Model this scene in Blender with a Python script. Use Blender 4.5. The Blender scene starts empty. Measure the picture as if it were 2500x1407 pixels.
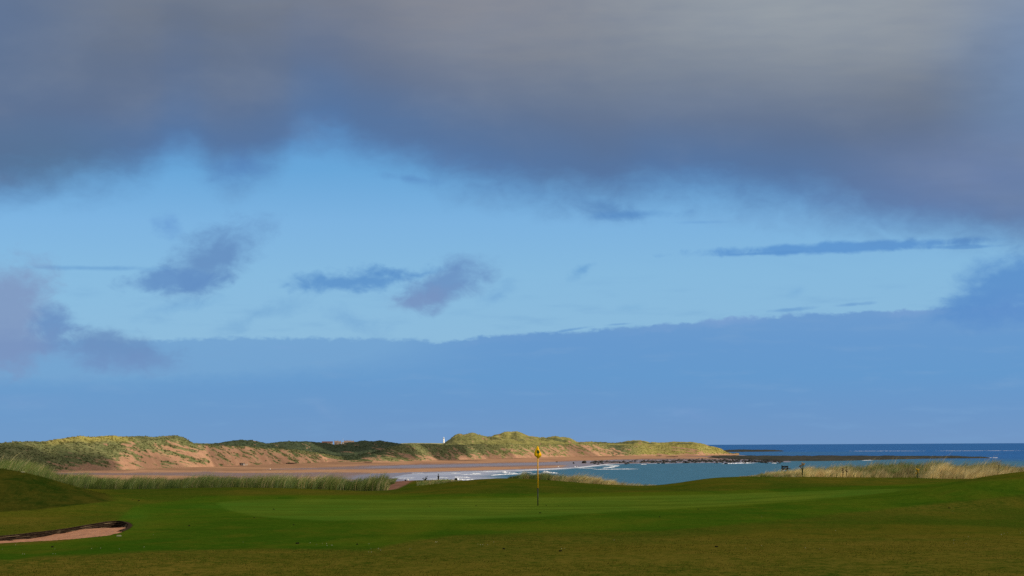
import bpy, bmesh, math, random
import numpy as np
from mathutils import Vector, Matrix
R = math.radians
S = bpy.context.scene
C = S.collection
random.seed(7)
rng = np.random.default_rng(11)

# ------------------------------------------------------------------ camera
EYE = 18.0                       # metres above the sea
FPX = 5000.0                     # focal length in photograph pixels
PITCH = math.atan(384.3 / FPX)
ROLL = R(-0.30)
cam_d = bpy.data.cameras.new('camera'); cam = bpy.data.objects.new('camera', cam_d); C.objects.link(cam)
cam_d.sensor_width = 36.0; cam_d.lens = 36.0 * FPX / 2500.0
cam_d.clip_start = 0.5; cam_d.clip_end = 120000
CAMM = Matrix.Rotation(math.pi / 2 + PITCH, 3, 'X') @ Matrix.Rotation(ROLL, 3, 'Z')
cam.matrix_world = Matrix.Translation((0, 0, EYE)) @ CAMM.to_4x4()
S.camera = cam
MN = np.array(CAMM)

def ray(px, py):
    """world direction of a photograph point"""
    px = np.asarray(px, float); py = np.asarray(py, float)
    v = np.stack(np.broadcast_arrays((px - 1250) / FPX, -(py - 703.5) / FPX, -np.ones(np.broadcast(px, py).shape)), -1)
    return v @ MN.T

def hy(px):                      # image row of the true horizon
    return 1087.8 - 0.00524 * (np.asarray(px, float) - 1250)

def tx(px):
    r = ray(px, hy(px)); return r[..., 0] / r[..., 1]

def zof(px, py, d):              # height of the point seen at (px,py) and d metres away
    r = ray(px, py); return EYE + np.asarray(d) * r[..., 2] / r[..., 1]

def pxof(x, d):
    return 1250 + FPX * np.asarray(x) / np.asarray(d)

# ------------------------------------------------------------------ colour, nodes
def lin(r, g, b):
    f = lambda c: (c / 12.92 if c <= 0.04045 else ((c + 0.055) / 1.055) ** 2.4)
    return (f(r / 255), f(g / 255), f(b / 255), 1.0)

class NT:
    """small helper that writes node expressions"""
    def __init__(s, tree): s.t = tree; s.n = tree.nodes; s.l = tree.links
    def new(s, kind, **kw):
        nd = s.n.new(kind)
        for k, v in kw.items(): setattr(nd, k, v)
        return nd
    def put(s, sock, v):
        if isinstance(v, bpy.types.NodeSocket): s.l.new(v, sock)
        elif v is not None: sock.default_value = v
    def m(s, op, a, b=None, c=None, clamp=False):
        nd = s.new('ShaderNodeMath', operation=op, use_clamp=clamp)
        for i, v in enumerate((a, b, c)):
            if v is not None: s.put(nd.inputs[i], v)
        return nd.outputs[0]
    def vm(s, op, a, b=None, out=0):
        nd = s.new('ShaderNodeVectorMath', operation=op)
        s.put(nd.inputs[0], a)
        if b is not None: s.put(nd.inputs[1], b)
        return nd.outputs[out]
    def comb(s, x, y, z=0.0):
        nd = s.new('ShaderNodeCombineXYZ')
        for i, v in enumerate((x, y, z)): s.put(nd.inputs[i], v)
        return nd.outputs[0]
    def sep(s, v):
        nd = s.new('ShaderNodeSeparateXYZ'); s.put(nd.inputs[0], v); return nd.outputs
    def noise(s, vec, scale=1.0, detail=4.0, rough=0.55, dist=0.0, dims='3D'):
        nd = s.new('ShaderNodeTexNoise', noise_dimensions=dims)
        s.put(nd.inputs['Vector'], vec); nd.inputs['Scale'].default_value = scale
        nd.inputs['Detail'].default_value = detail; nd.inputs['Roughness'].default_value = rough
        nd.inputs['Distortion'].default_value = dist
        return nd.outputs['Fac']
    def ramp(s, fac, stops, interp='LINEAR'):
        nd = s.new('ShaderNodeValToRGB'); cr = nd.color_ramp; cr.interpolation = interp
        while len(cr.elements) < len(stops): cr.elements.new(0.5)
        for e, (p, c) in zip(cr.elements, stops):
            e.position = p; e.color = c if len(c) == 4 else (*c, 1)
        s.put(nd.inputs[0], fac); return nd.outputs[0]
    def sstep(s, x, a, b, to0=0.0, to1=1.0):
        nd = s.new('ShaderNodeMapRange', interpolation_type='SMOOTHSTEP')
        s.put(nd.inputs[0], x); s.put(nd.inputs[1], a); s.put(nd.inputs[2], b)
        s.put(nd.inputs[3], to0); s.put(nd.inputs[4], to1); return nd.outputs[0]
    def mix(s, f, a, b, blend='MIX'):
        nd = s.new('ShaderNodeMix', data_type='RGBA', blend_type=blend)
        s.put(nd.inputs[0], f); s.put(nd.inputs[6], a); s.put(nd.inputs[7], b); return nd.outputs[2]
    def curve(s, x, pts, lo, hi, vlo, vhi):
        """piecewise smooth function of x through pts"""
        t = s.m('DIVIDE', s.m('SUBTRACT', x, lo), hi - lo, clamp=True)
        nd = s.new('ShaderNodeFloatCurve'); cv = nd.mapping.curves[0]
        q = [((px - lo) / (hi - lo), (v - vlo) / (vhi - vlo)) for px, v in pts]
        while len(cv.points) < len(q): cv.points.new(0.5, 0.5)
        for p, (a, b) in zip(cv.points, q): p.location = (a, b); p.handle_type = 'AUTO_CLAMPED'
        nd.mapping.update(); s.put(nd.inputs['Value'], t)
        return s.m('MULTIPLY_ADD', nd.outputs[0], vhi - vlo, vlo)
    def attr(s, name, out='Fac'):
        nd = s.new('ShaderNodeAttribute', attribute_name=name); return nd.outputs[out]
    def bump(s, h, strength=0.5, dist=0.1):
        nd = s.new('ShaderNodeBump'); s.put(nd.inputs['Height'], h)
        nd.inputs['Strength'].default_value = strength; nd.inputs['Distance'].default_value = dist
        return nd.outputs[0]

# ------------------------------------------------------------------ sun
SUN_AZ, SUN_EL = R(112), R(23)
SUN = Vector((math.sin(SUN_AZ) * math.cos(SUN_EL), math.cos(SUN_AZ) * math.cos(SUN_EL), math.sin(SUN_EL)))
ld = bpy.data.lights.new('sun', 'SUN'); ld.energy = 4.8; ld.angle = R(0.5); ld.color = (1.0, 0.87, 0.70)
lo = bpy.data.objects.new('sun', ld); C.objects.link(lo)
lo.rotation_euler = SUN.to_track_quat('Z', 'Y').to_euler()

S.view_settings.view_transform = 'Standard'; S.view_settings.look = 'None'
S.view_settings.exposure = 0.0; S.view_settings.gamma = 1.0
S.render.engine = 'CYCLES'
S.cycles.use_denoising = False
S.cycles.max_bounces = 5; S.cycles.diffuse_bounces = 3; S.cycles.glossy_bounces = 2
S.cycles.pixel_filter_type = 'BLACKMAN_HARRIS'

# ------------------------------------------------------------------ sky
W = bpy.data.worlds.new('World'); S.world = W; W.use_nodes = True
W.node_tree.nodes.clear()
n = NT(W.node_tree)
DIR = n.new('ShaderNodeTexCoord').outputs['Generated']
dx, dy, dz = n.sep(DIR)[:3]
U = n.m('MULTIPLY_ADD', n.m('ARCTAN2', dx, dy), FPX, 1250.0)      # azimuth and elevation of a sky direction, in units of 1/5000 rad
V = n.m('MULTIPLY', n.m('ARCSINE', dz), FPX)

def uv(px, py):
    r = ray(px, py); r = r / np.linalg.norm(r)
    return math.atan2(r[0], r[1]) * FPX + 1250, math.asin(r[2]) * FPX
def uvs(pts): return [uv(a, b) for a, b in pts]

def fb(su, sv, off, det=5, rough=0.55, dist=0.0):
    return n.m('SUBTRACT', n.noise(n.comb(n.m('DIVIDE', U, su), n.m('DIVIDE', V, sv), off), 1.0, det, rough, dist), 0.5)
nA = fb(330, 190, 3.1, 5, 0.5)
nB = fb(95, 62, 8.7, 5, 0.54, 0.5)
nC = fb(900, 260, 14.2, 4, 0.5)
nD = fb(30, 17, 21.4, 4, 0.6)
nE = fb(170, 30, 31.9, 4, 0.55)
nF = fb(60, 42, 77.3, 5, 0.6, 1.2)

sky = n.new('ShaderNodeTexSky', sky_type='NISHITA', sun_disc=False)
sky.sun_elevation = SUN_EL; sky.sun_rotation = SUN_AZ; sky.altitude = 20; sky.dust_density = 0.4
nish = n.vm('MULTIPLY', sky.outputs[0], (0.1 * 0.72, 0.1 * 0.98, 0.1 * 1.30))
# clear air seen through the gap in the cloud
tv = n.m('DIVIDE', V, 800.0, clamp=True)
air = n.ramp(tv, [(0.0, lin(122, 168, 214)), (0.32, lin(135, 184, 221)), (0.52, lin(131, 184, 223)), (0.68, lin(121, 177, 224)), (0.84, lin(98, 163, 216)), (1.0, lin(88, 150, 208))])
col = n.mix(0.85, nish, air)
# thin veils low in the clear part
veil = n.m('MULTIPLY', n.sstep(nE, -0.02, 0.32), n.sstep(V, 300, 480, 0.35, 0.0))
col = n.mix(veil, col, lin(108, 158, 205))

WU = n.m('ADD', n.m('MULTIPLY_ADD', fb(120, 80, 51.3, 4, .6), 110.0, U), n.m('MULTIPLY', fb(36, 24, 57.7, 3, .6), 34.0)); WV = n.m('ADD', n.m('MULTIPLY_ADD', fb(120, 80, 63.1, 4, .6), 60.0, V), n.m('MULTIPLY', fb(36, 24, 67.9, 3, .6), 22.0))
def blob(col, px, py, rx, ry, rot, c, alpha, soft=0.55, amp=0.9, fine=0.5, off=0.0):
    cu, cv = uv(px, py)
    mp = n.new('ShaderNodeMapping', vector_type='TEXTURE')
    n.put(mp.inputs[0], n.comb(WU, WV) if ry > 14.5 else n.comb(U, V)); mp.inputs[1].default_value = (cu, cv, 0)
    mp.inputs[2].default_value = (0, 0, R(rot)); mp.inputs[3].default_value = (rx * (1.3 if ry > 9 else 1), ry * (1.3 if ry > 9 else 1), 1)
    q = n.vm('LENGTH', mp.outputs[0], out=1)
    v = n.m('SUBTRACT', 1.0 + off, q)
    v = n.m('MULTIPLY_ADD', nB, amp * 1.15, v); v = n.m('MULTIPLY_ADD', nF, amp * .75, v); v = n.m('MULTIPLY_ADD', nD, fine * .45, v)
    return n.mix(n.sstep(v, -0.05, soft * 1.35, 0.0, alpha * .88), col, c)

# bank of low stratus above the horizon, with a ragged rising top
bank_pts = uvs([(-900, 830), (0, 832), (350, 829), (700, 822), (1000, 828), (1110, 830), (1200, 818), (1300, 812), (1400, 805), (1500, 798), (1600, 791),
                (1700, 784), (1800, 773), (1900, 768), (2000, 761), (2200, 757), (2300, 750), (2500, 742), (3300, 700)])
vb = n.curve(U, bank_pts, -900, 3300, 150, 450)
hb = n.m('SUBTRACT', vb, V)
hb = n.m('MULTIPLY_ADD', nD, 26.0, n.m('MULTIPLY_ADD', nB, 22.0, hb))
bcol = n.ramp(n.m('DIVIDE', V, 330.0, clamp=True), [(0.0, lin(114, 151, 196)), (0.25, lin(107, 151, 200)), (0.5, lin(101, 153, 204)), (0.75, lin(103, 153, 205)), (1.0, lin(110, 156, 206))])
lav = n.m('MULTIPLY', n.sstep(nE, 0.0, 0.3), 0.5)
bcol = n.mix(lav, bcol, lin(118, 160, 205))
bleft = n.sstep(U, -100, 1500, 0.35, 0.0)
bcol = n.mix(bleft, bcol, lin(112, 160, 205))
bsharp = n.sstep(hb, -2.0, 9.0)
bsoft = n.sstep(hb, -4.0, 130.0)
bfac = n.mix(n.sstep(U, 300, 1300), bsoft, bsharp)
bfac = n.m('MAXIMUM', bfac, n.m('MULTIPLY', bsharp, 0.72))
col = n.mix(bfac, col, bcol)
# pale rim along the top of the bank
rim = n.m('MULTIPLY', n.m('MULTIPLY', n.sstep(hb, -1.0, 5.0), n.sstep(hb, 28.0, 8.0)), n.sstep(nA, -0.10, 0.12, 0.0, 0.45))
rim = n.m('MULTIPLY', rim, n.sstep(U, 900, 1500))
col = n.mix(rim, col, lin(138, 168, 212))
# small clouds hanging in the gap
BL = lin(86, 138, 196)
for a in [
    (525, 630, 132, 66, 28, lin(100, 141, 191), 1.0, 0.62, 0.8, 0.3), (430, 683, 125, 26, 3, lin(98, 142, 195), 0.95, 0.55, 0.9, 0.3),
    (235, 655, 230, 8, 0, lin(96, 150, 204), 0.6, 0.8, 1.1, 0.6),
    (845, 688, 120, 30, 3, lin(92, 146, 202), 1.0, 0.55, 1.0, 0.3), (1000, 664, 120, 16, 5, lin(88, 142, 200), 0.85, 0.8, 1.1, 0.4),
    (1090, 692, 112, 52, 25, lin(106, 145, 194), 1.0, 0.6, 0.9, 0.3), (1040, 730, 88, 34, 8, lin(120, 148, 192), 0.9, 0.75, 0.9, 0.3),
    (1210, 715, 55, 22, 20, lin(98, 150, 205), 0.45, 1.0, 1.1, 0.4),
    (640, 770, 130, 24, 18, lin(104, 156, 205), 0.5, 1.0, 1.4, 0.5), (460, 745, 100, 18, 14, lin(104, 158, 208), 0.4, 1.0, 1.4, 0.5), (860, 780, 90, 26, -20, lin(100, 152, 205), 0.5, 1.0, 1.4, 0.5),
    (410, 548, 45, 28, -35, lin(100, 150, 208), 0.7, 0.9, 1.0, 0.3),
    (1415, 663, 36, 15, 14, lin(100, 156, 208), 0.85, 0.9, 0.8, 0.3), (1540, 752, 40, 12, 5, lin(112, 165, 210), 0.5, 1.0, 1.0, 0.3), (1945, 712, 26, 12, 20, lin(112, 165, 212), 0.5, 1.0, 0.8, 0.3),
    (2080, 603, 330, 13, 1.5, lin(88, 145, 206), 0.95, 0.45, 1.0, 0.8), (1890, 618, 150, 5, 1.5, lin(92, 148, 206), 0.8, 0.5, 0.8, 0.7), (2350, 603, 130, 7, 0, lin(92, 148, 206), 0.8, 0.5, 1.0, 0.8),
    (1925, 757, 70, 6, 4, lin(92, 144, 202), 0.6, 0.7, 1.2, 1.2), (2080, 744, 60, 6, 4, lin(92, 144, 202), 0.6, 0.7, 1.2, 1.2), (1510, 792, 40, 4, 4, lin(92, 144, 202), 0.6, 0.7, 1.2, 1.2), (1390, 806, 60, 5, 8, lin(92, 144, 202), 0.7, 0.6, 1.0, 0.9),
    (2460, 705, 125, 78, 18, lin(86, 140, 201), 0.97, 0.5, 0.55, 0.4), (2360, 745, 110, 22, 14, lin(90, 143, 202), 0.9, 0.7, 0.7, 0.5), (2470, 750, 150, 55, 5, lin(98, 146, 204), 0.8, 0.9, 0.5, 0.3),
    (10, 770, 120, 125, -10, lin(127, 149, 190), 0.95, 0.5, 0.7, 0.25), (115, 800, 62, 62, -50, lin(104, 144, 194), 0.95, 0.6, 0.9, 0.35), (20, 850, 150, 60, 0, lin(120, 148, 192), 0.85, 0.7, 0.7, 0.2),
    (285, 848, 130, 38, -6, lin(106, 143, 190), 0.95, 0.65, 0.9, 0.3), (300, 880, 130, 34, -4, lin(112, 146, 193), 0.85, 0.75, 0.9, 0.2),
    (800, 1000, 60, 26, -35, lin(128, 162, 205), 0.35, 1.0, 0.8, 0.3), (1700, 1012, 90, 16, -10, lin(122, 156, 205), 0.35, 1.0, 0.9, 0.3), (60, 985, 130, 26, 0, lin(122, 158, 204), 0.35, 1.0, 0.8, 0.3), (690, 848, 60, 8, 0, lin(122, 165, 212), 0.5, 1.0, 0.8, 0.3)]:
    col = blob(col, *a)
# the great grey deck that covers the upper sky
deck_pts = uvs([(-1200, 500), (-300, 490), (0, 486), (110, 478), (200, 466), (300, 452), (380, 425), (440, 390), (500, 415), (570, 440), (640, 430), (700, 395), (760, 350), (810, 352), (860, 380), (930, 402), (1010, 425), (1100, 448), (1200, 470),
                (1300, 488), (1400, 505), (1470, 515), (1560, 495), (1650, 484), (1760, 490), (1860, 503), (1960, 512), (2040, 530), (2130, 556), (2250, 572), (2380, 585), (2500, 592), (3700, 600)])
vd = n.curve(U, deck_pts, -1200, 3700, 400, 800)
hd = n.m('SUBTRACT', V, vd)
hd2 = n.m('MULTIPLY_ADD', nA, 120.0, n.m('MULTIPLY_ADD', nB, 74.0, n.m('MULTIPLY_ADD', nD, 26.0, hd)))
dcol = n.ramp(n.m('DIVIDE', n.m('MULTIPLY_ADD', nC, 130.0, hd), 620.0, clamp=True),
              [(0.0, lin(84, 124, 176)), (0.14, lin(86, 118, 162)), (0.34, lin(95, 114, 145)), (0.58, lin(106, 117, 136)), (0.8, lin(120, 128, 142)), (1.0, lin(134, 138, 148))])
def tint(col, px, py, rx, ry, c, a):
    cu, cv = uv(px, py)
    q = n.vm('LENGTH', n.comb(n.m('DIVIDE', n.m('SUBTRACT', U, cu), rx), n.m('DIVIDE', n.m('SUBTRACT', V, cv), ry)), out=1)
    return n.mix(n.sstep(n.m('MULTIPLY_ADD', nC, 0.5, q), 1.15, 0.0, 0.0, a), col, c)
dcol = tint(dcol, 1950, -60, 1100, 380, lin(156, 164, 171), 0.88)
dcol = tint(dcol, 1150, -20, 600, 260, lin(142, 142, 150), 0.6)
dcol = tint(dcol, -60, 60, 420, 420, lin(92, 116, 152), 0.8)
dcol = tint(dcol, 2560, 200, 300, 420, lin(112, 142, 182), 0.7)
dcol = tint(dcol, 2380, 430, 430, 150, lin(114, 136, 180), 0.55)
dcol = tint(dcol, 100, 400, 300, 130, lin(84, 116, 148), 0.6)
dcol = n.mix(n.sstep(nA, -.05, .28, 0, .22), dcol, lin(140, 150, 166)); dcol = n.mix(n.sstep(nA, -.02, -.3, 0, .25), dcol, lin(84, 104, 136))
streak = n.sstep(nE, -0.3, 0.3, -0.0, 0.16)
dcol = n.mix(streak, dcol, lin(92, 112, 146))
col = n.mix(n.sstep(hd2, -66.0, 92.0), col, dcol)
for a in [(1480, 515, 90, 26, -14, lin(84, 130, 184), 0.75, 1.0, 1.0, 0.4), (1540, 525, 120, 12, 2, lin(86, 138, 196), 0.8, 0.8, 1.2, 0.5), (1000, 437, 80, 12, -7, lin(90, 138, 194), 0.7, 0.9, 1.1, 0.5), (1710, 543, 90, 6, 0, lin(96, 150, 208), 0.5, 0.9, 1.0, 0.6),
          (590, 410, 80, 42, 12, lin(86, 132, 190), 0.7, 1.0, 0.9, 0.3)]:
    col = blob(col, *a)
# overhead and behind the camera: the same deck, fading to bright broken cloud towards the sun
wide = n.sstep(V, 1150, 2600)
sunside = n.sstep(n.vm('DOT_PRODUCT', DIR, tuple(SUN), out=1), 0.35, 1.0)
over = n.mix(sunside, (0.54, 0.54, 0.54, 1), (1.2, 1.1, .97, 1))
col = n.mix(wide, col, over)
bg = n.new('ShaderNodeBackground'); n.put(bg.inputs[0], col); bg.inputs[1].default_value = 1.0
n.l.new(bg.outputs[0], n.new('ShaderNodeOutputWorld').inputs[0])

# ------------------------------------------------------------------ numpy noise
def _h(ix, iy, seed):
    m = np.int64(0x7fffffff)
    h = (ix * np.int64(374761393) + iy * np.int64(668265263) + np.int64(seed) * np.int64(974711)) & m
    h = ((h ^ (h >> 13)) * np.int64(1274126177)) & m
    h = ((h ^ (h >> 15)) * np.int64(60493)) & m
    return (h ^ (h >> 11)) / float(0x7fffffff)
def vnoise(x, y, seed=0):
    x = np.asarray(x, float); y = np.asarray(y, float)
    ix = np.floor(x).astype(np.int64); iy = np.floor(y).astype(np.int64); fx = x - ix; fy = y - iy
    fx = fx * fx * fx * (fx * (fx * 6 - 15) + 10); fy = fy * fy * fy * (fy * (fy * 6 - 15) + 10)
    a = _h(ix, iy, seed); b = _h(ix + 1, iy, seed); c = _h(ix, iy + 1, seed); d = _h(ix + 1, iy + 1, seed)
    return (a + (b - a) * fx) * (1 - fy) + (c + (d - c) * fx) * fy - 0.5
def fbm(x, y, octv=4, seed=0, gain=0.5):
    s = 0; a = 1.0; t = 0
    for i in range(octv):
        s = s + a * vnoise(x * 2 ** i + 17.3 * i, y * 2 ** i - 9.1 * i, seed + i); t += a; a *= gain
    return s / t * 1.6
def sst(x, a, b):
    t = np.clip((np.asarray(x, float) - a) / (b - a), 0, 1); return t * t * (3 - 2 * t)

def inpoly(x, y, poly):
    x = np.asarray(x, float); y = np.asarray(y, float); r = np.zeros(x.shape, bool); p = np.asarray(poly, float)
    for i in range(len(p)):
        (x0, y0), (x1, y1) = p[i - 1], p[i]
        c = ((y0 > y) != (y1 > y))
        with np.errstate(divide='ignore', invalid='ignore'):
            r ^= c & (x < (x1 - x0) * (y - y0) / (y1 - y0 + 1e-12) + x0)
    return r
def segdist(x, y, pts, closed=False):
    p = np.asarray(pts, float); best = np.full(np.shape(x), 1e9)
    for i in range(0 if closed else 1, len(p)):
        a, b = p[i - 1], p[i]; e = b - a; L = e @ e + 1e-12
        t = np.clip(((x - a[0]) * e[0] + (y - a[1]) * e[1]) / L, 0, 1)
        best = np.minimum(best, np.hypot(x - a[0] - t * e[0], y - a[1] - t * e[1]))
    return best

# ------------------------------------------------------------------ mesh helpers
def tag(o, label=None, cat=None, group=None, kind=None):
    for k, v in (('label', label), ('category', cat), ('group', group), ('kind', kind)):
        if v: o[k] = v
    return o
def npmesh(name, verts, faces, mat, attrs=None, smooth=True, parent=None, counts=None):
    """verts (N,3); faces (M,4) or (M,3), or a flat index list with counts"""
    me = bpy.data.meshes.new(name); verts = np.asarray(verts, np.float32); faces = np.asarray(faces, np.int32)
    if counts is None: counts = np.full(len(faces), faces.shape[1], np.int32)
    fl = faces.ravel(); counts = np.asarray(counts, np.int32)
    me.vertices.add(len(verts)); me.vertices.foreach_set('co', verts.ravel())
    me.loops.add(len(fl)); me.loops.foreach_set('vertex_index', fl)
    me.polygons.add(len(counts)); st = np.concatenate(([0], np.cumsum(counts)[:-1])).astype(np.int32)
    me.polygons.foreach_set('loop_start', st)
    me.polygons.foreach_set('use_smooth', np.full(len(counts), smooth))
    for k, v in (attrs or {}).items():
        v = np.asarray(v, np.float32)
        if v.ndim == 2:
            a = me.attributes.new(k, 'FLOAT_COLOR', 'POINT'); a.data.foreach_set('color', v.ravel())
        else:
            a = me.attributes.new(k, 'FLOAT', 'POINT'); a.data.foreach_set('value', v)
    me.update(calc_edges=True); me.validate()
    me.materials.append(mat)
    o = bpy.data.objects.new(name, me); C.objects.link(o)
    if parent: o.parent = parent
    return o
def gridfaces(nr, nc):
    i = np.arange(nr - 1)[:, None] * nc + np.arange(nc - 1)[None, :]
    return np.stack([i, i + 1, i + nc + 1, i + nc], -1).reshape(-1, 4)
def empty(name, loc, rz=0.0):
    o = bpy.data.objects.new(name, None); C.objects.link(o); o.location = loc; o.rotation_euler = (0, 0, rz); return o
def bmobj(name, bm, mat, parent=None, smooth=False):
    me = bpy.data.meshes.new(name); bm.normal_update(); bm.to_mesh(me); bm.free()
    for p in me.polygons: p.use_smooth = smooth
    me.materials.append(mat); o = bpy.data.objects.new(name, me); C.objects.link(o)
    if parent: o.parent = parent
    return o
def add_box(bm, c, s, rz=0.0, taper=1.0, rx=0.0):
    M = Matrix.Translation(c) @ Matrix.Rotation(rz, 4, 'Z') @ Matrix.Rotation(rx, 4, 'X')
    vs = []
    for z in (-.5, .5):
        k = taper if z > 0 else 1
        for x, y in ((-.5, -.5), (.5, -.5), (.5, .5), (-.5, .5)): vs.append(bm.verts.new(M @ Vector((x * s[0] * k, y * s[1] * k, z * s[2]))))
    for f in ((3, 2, 1, 0), (4, 5, 6, 7), (0, 1, 5, 4), (1, 2, 6, 5), (2, 3, 7, 6), (3, 0, 4, 7)): bm.faces.new([vs[i] for i in f])
def add_lathe(bm, prof, seg=16, c=(0, 0, 0)):
    rings = []
    for r, z in prof: rings.append([bm.verts.new((c[0] + r * math.cos(2 * math.pi * i / seg), c[1] + r * math.sin(2 * math.pi * i / seg), c[2] + z)) for i in range(seg)])
    for a, b in zip(rings, rings[1:]):
        for i in range(seg): bm.faces.new((a[i], a[(i + 1) % seg], b[(i + 1) % seg], b[i]))
    bm.faces.new(rings[0][::-1]); bm.faces.new(rings[-1])
def add_tube(bm, pts, rad, seg=6):
    pts = [Vector(p) for p in pts]; rings = []
    for i, p in enumerate(pts):
        t = (pts[min(i + 1, len(pts) - 1)] - pts[max(i - 1, 0)]).normalized()
        a = t.cross(Vector((0.3, 1, 0.2))).normalized(); b = t.cross(a); r = rad[i] if isinstance(rad, (list, tuple)) else rad
        rings.append([bm.verts.new(p + r * (math.cos(2 * math.pi * k / seg) * a + math.sin(2 * math.pi * k / seg) * b)) for k in range(seg)])
    for a, b in zip(rings, rings[1:]):
        for k in range(seg): bm.faces.new((a[k], a[(k + 1) % seg], b[(k + 1) % seg], b[k]))
    bm.faces.new(rings[0][::-1]); bm.faces.new(rings[-1])
def lump(bm, c, s, seed, seg=2, amp=0.35):
    r = bmesh.ops.create_icosphere(bm, subdivisions=seg, radius=1.0)
    for v in r['verts']:
        p = v.co.normalized(); k = 1 + amp * float(fbm(p.x * 1.7 + seed * 3.1 + p.z, p.y * 1.7 - seed * 1.7 + p.z * .7, 3, 5))
        v.co = Vector((c[0] + p.x * s[0] * k, c[1] + p.y * s[1] * k, c[2] + p.z * s[2] * k))

# ------------------------------------------------------------------ materials
def mat(name, build):
    m = bpy.data.materials.new(name); m.use_nodes = True; m.node_tree.nodes.clear()
    k = NT(m.node_tree); b = k.new('ShaderNodeBsdfPrincipled'); b.inputs['Specular IOR Level'].default_value = 0.3
    build(k, b); out = k.new('ShaderNodeOutputMaterial'); k.l.new(b.outputs[0], out.inputs[0]); return m
def pos(k): return k.new('ShaderNodeNewGeometry').outputs['Position']
def scaled(k, sx, sy, sz): return k.vm('MULTIPLY', pos(k), (sx, sy, sz))
def plain(name, c, rough=0.7, var=0.25, scale=8.0, spec=0.06, metal=0.0):
    def f(k, b):
        v = k.noise(k.new('ShaderNodeTexCoord').outputs['Object'], scale, 5, 0.6)
        d = tuple(x * (1 - var) for x in c[:3]) + (1,); e = tuple(min(1, x * (1 + var)) for x in c[:3]) + (1,)
        k.put(b.inputs['Base Color'], k.mix(k.sstep(v, 0.3, 0.7), d, e)); b.inputs['Roughness'].default_value = rough
        b.inputs['Specular IOR Level'].default_value = spec; b.inputs['Metallic'].default_value = metal
        k.put(b.inputs['Normal'], k.bump(v, 0.15, 0.01))
    return mat(name, f)

def m_turf(k, b):
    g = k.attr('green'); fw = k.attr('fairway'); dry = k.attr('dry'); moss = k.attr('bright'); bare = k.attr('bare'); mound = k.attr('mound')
    big = k.noise(scaled(k, 1, .30, 1), 0.20, 5, 0.6, 0.6); mid = k.noise(scaled(k, 1, .36, 1), 0.9, 6, 0.66, .4); fin = k.noise(scaled(k, 1, .5, 1), 6.0, 5, 0.7)
    gr = k.noise(scaled(k, 1, .5, 1), 24.0, 3, 0.7); stripe = k.noise(scaled(k, .25, 1, 1), .45, 4, .6)
    rough = k.mix(k.sstep(big, 0.38, 0.62), (0.040, 0.068, 0.005, 1), (0.082, 0.080, 0.007, 1))
    rough = k.mix(k.m('MULTIPLY', k.sstep(mid, 0.48, 0.70), k.m('MULTIPLY_ADD', dry, .8, .12)), rough, (0.125, 0.098, 0.013, 1))
    rough = k.mix(k.sstep(mid, 0.48, 0.30, 0, .8), rough, (0.026, 0.056, 0.003, 1))
    rough = k.mix(k.sstep(stripe, 0.50, 0.64, 0, .65), rough, (0.036, 0.068, 0.004, 1))
    rough = k.mix(k.m('MULTIPLY', dry, k.sstep(fin, .3, .65)), rough, (0.132, 0.102, 0.015, 1))
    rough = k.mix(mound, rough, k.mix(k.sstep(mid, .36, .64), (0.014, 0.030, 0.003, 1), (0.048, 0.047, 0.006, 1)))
    fair = k.mix(k.sstep(big, 0.36, 0.64), (0.032, 0.078, 0.004, 1), (0.066, 0.100, 0.006, 1))
    fair = k.mix(k.sstep(mid, 0.46, 0.72, 0, .6), fair, (0.078, 0.090, 0.007, 1))
    fair = k.mix(k.sstep(stripe, 0.48, 0.30, 0, .55), fair, (0.022, 0.056, 0.003, 1))
    putt = k.mix(k.sstep(big, 0.36, 0.64), (0.058, 0.116, 0.010, 1), (0.090, 0.132, 0.012, 1))
    putt = k.mix(k.sstep(stripe, 0.44, 0.60, 0, .75), putt, (0.056, 0.092, 0.007, 1))
    c = k.mix(fw, rough, fair); c = k.mix(g, c, putt)
    c = k.mix(moss, c, (0.045, 0.112, 0.008, 1))
    v = k.m('ADD', k.m('MULTIPLY', fin, .65), k.m('MULTIPLY', gr, .45))
    amt = k.m('SUBTRACT', .6, k.m('MULTIPLY', g, .35))
    c = k.mix(k.m('MULTIPLY', k.sstep(v, .57, .40), amt), c, k.mix(.55, c, (0.008, 0.014, 0.002, 1)))
    c = k.mix(k.m('MULTIPLY', k.sstep(v, .58, .80), k.m('MULTIPLY', amt, .5)), c, (0.14, 0.125, 0.025, 1))
    soil = k.mix(k.sstep(mid, .3, .7), (0.17, 0.083, 0.056, 1), (0.26, 0.135, 0.092, 1))
    c = k.mix(bare, c, soil)
    k.put(b.inputs['Base Color'], c); b.inputs['Roughness'].default_value = 1.0; b.inputs['Specular IOR Level'].default_value = 0.0
    k.put(b.inputs['Normal'], k.bump(k.m('ADD', v, k.m('MULTIPLY', mid, 1.5)), 0.4, 0.05))
TURF = mat('turf', m_turf)

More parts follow.
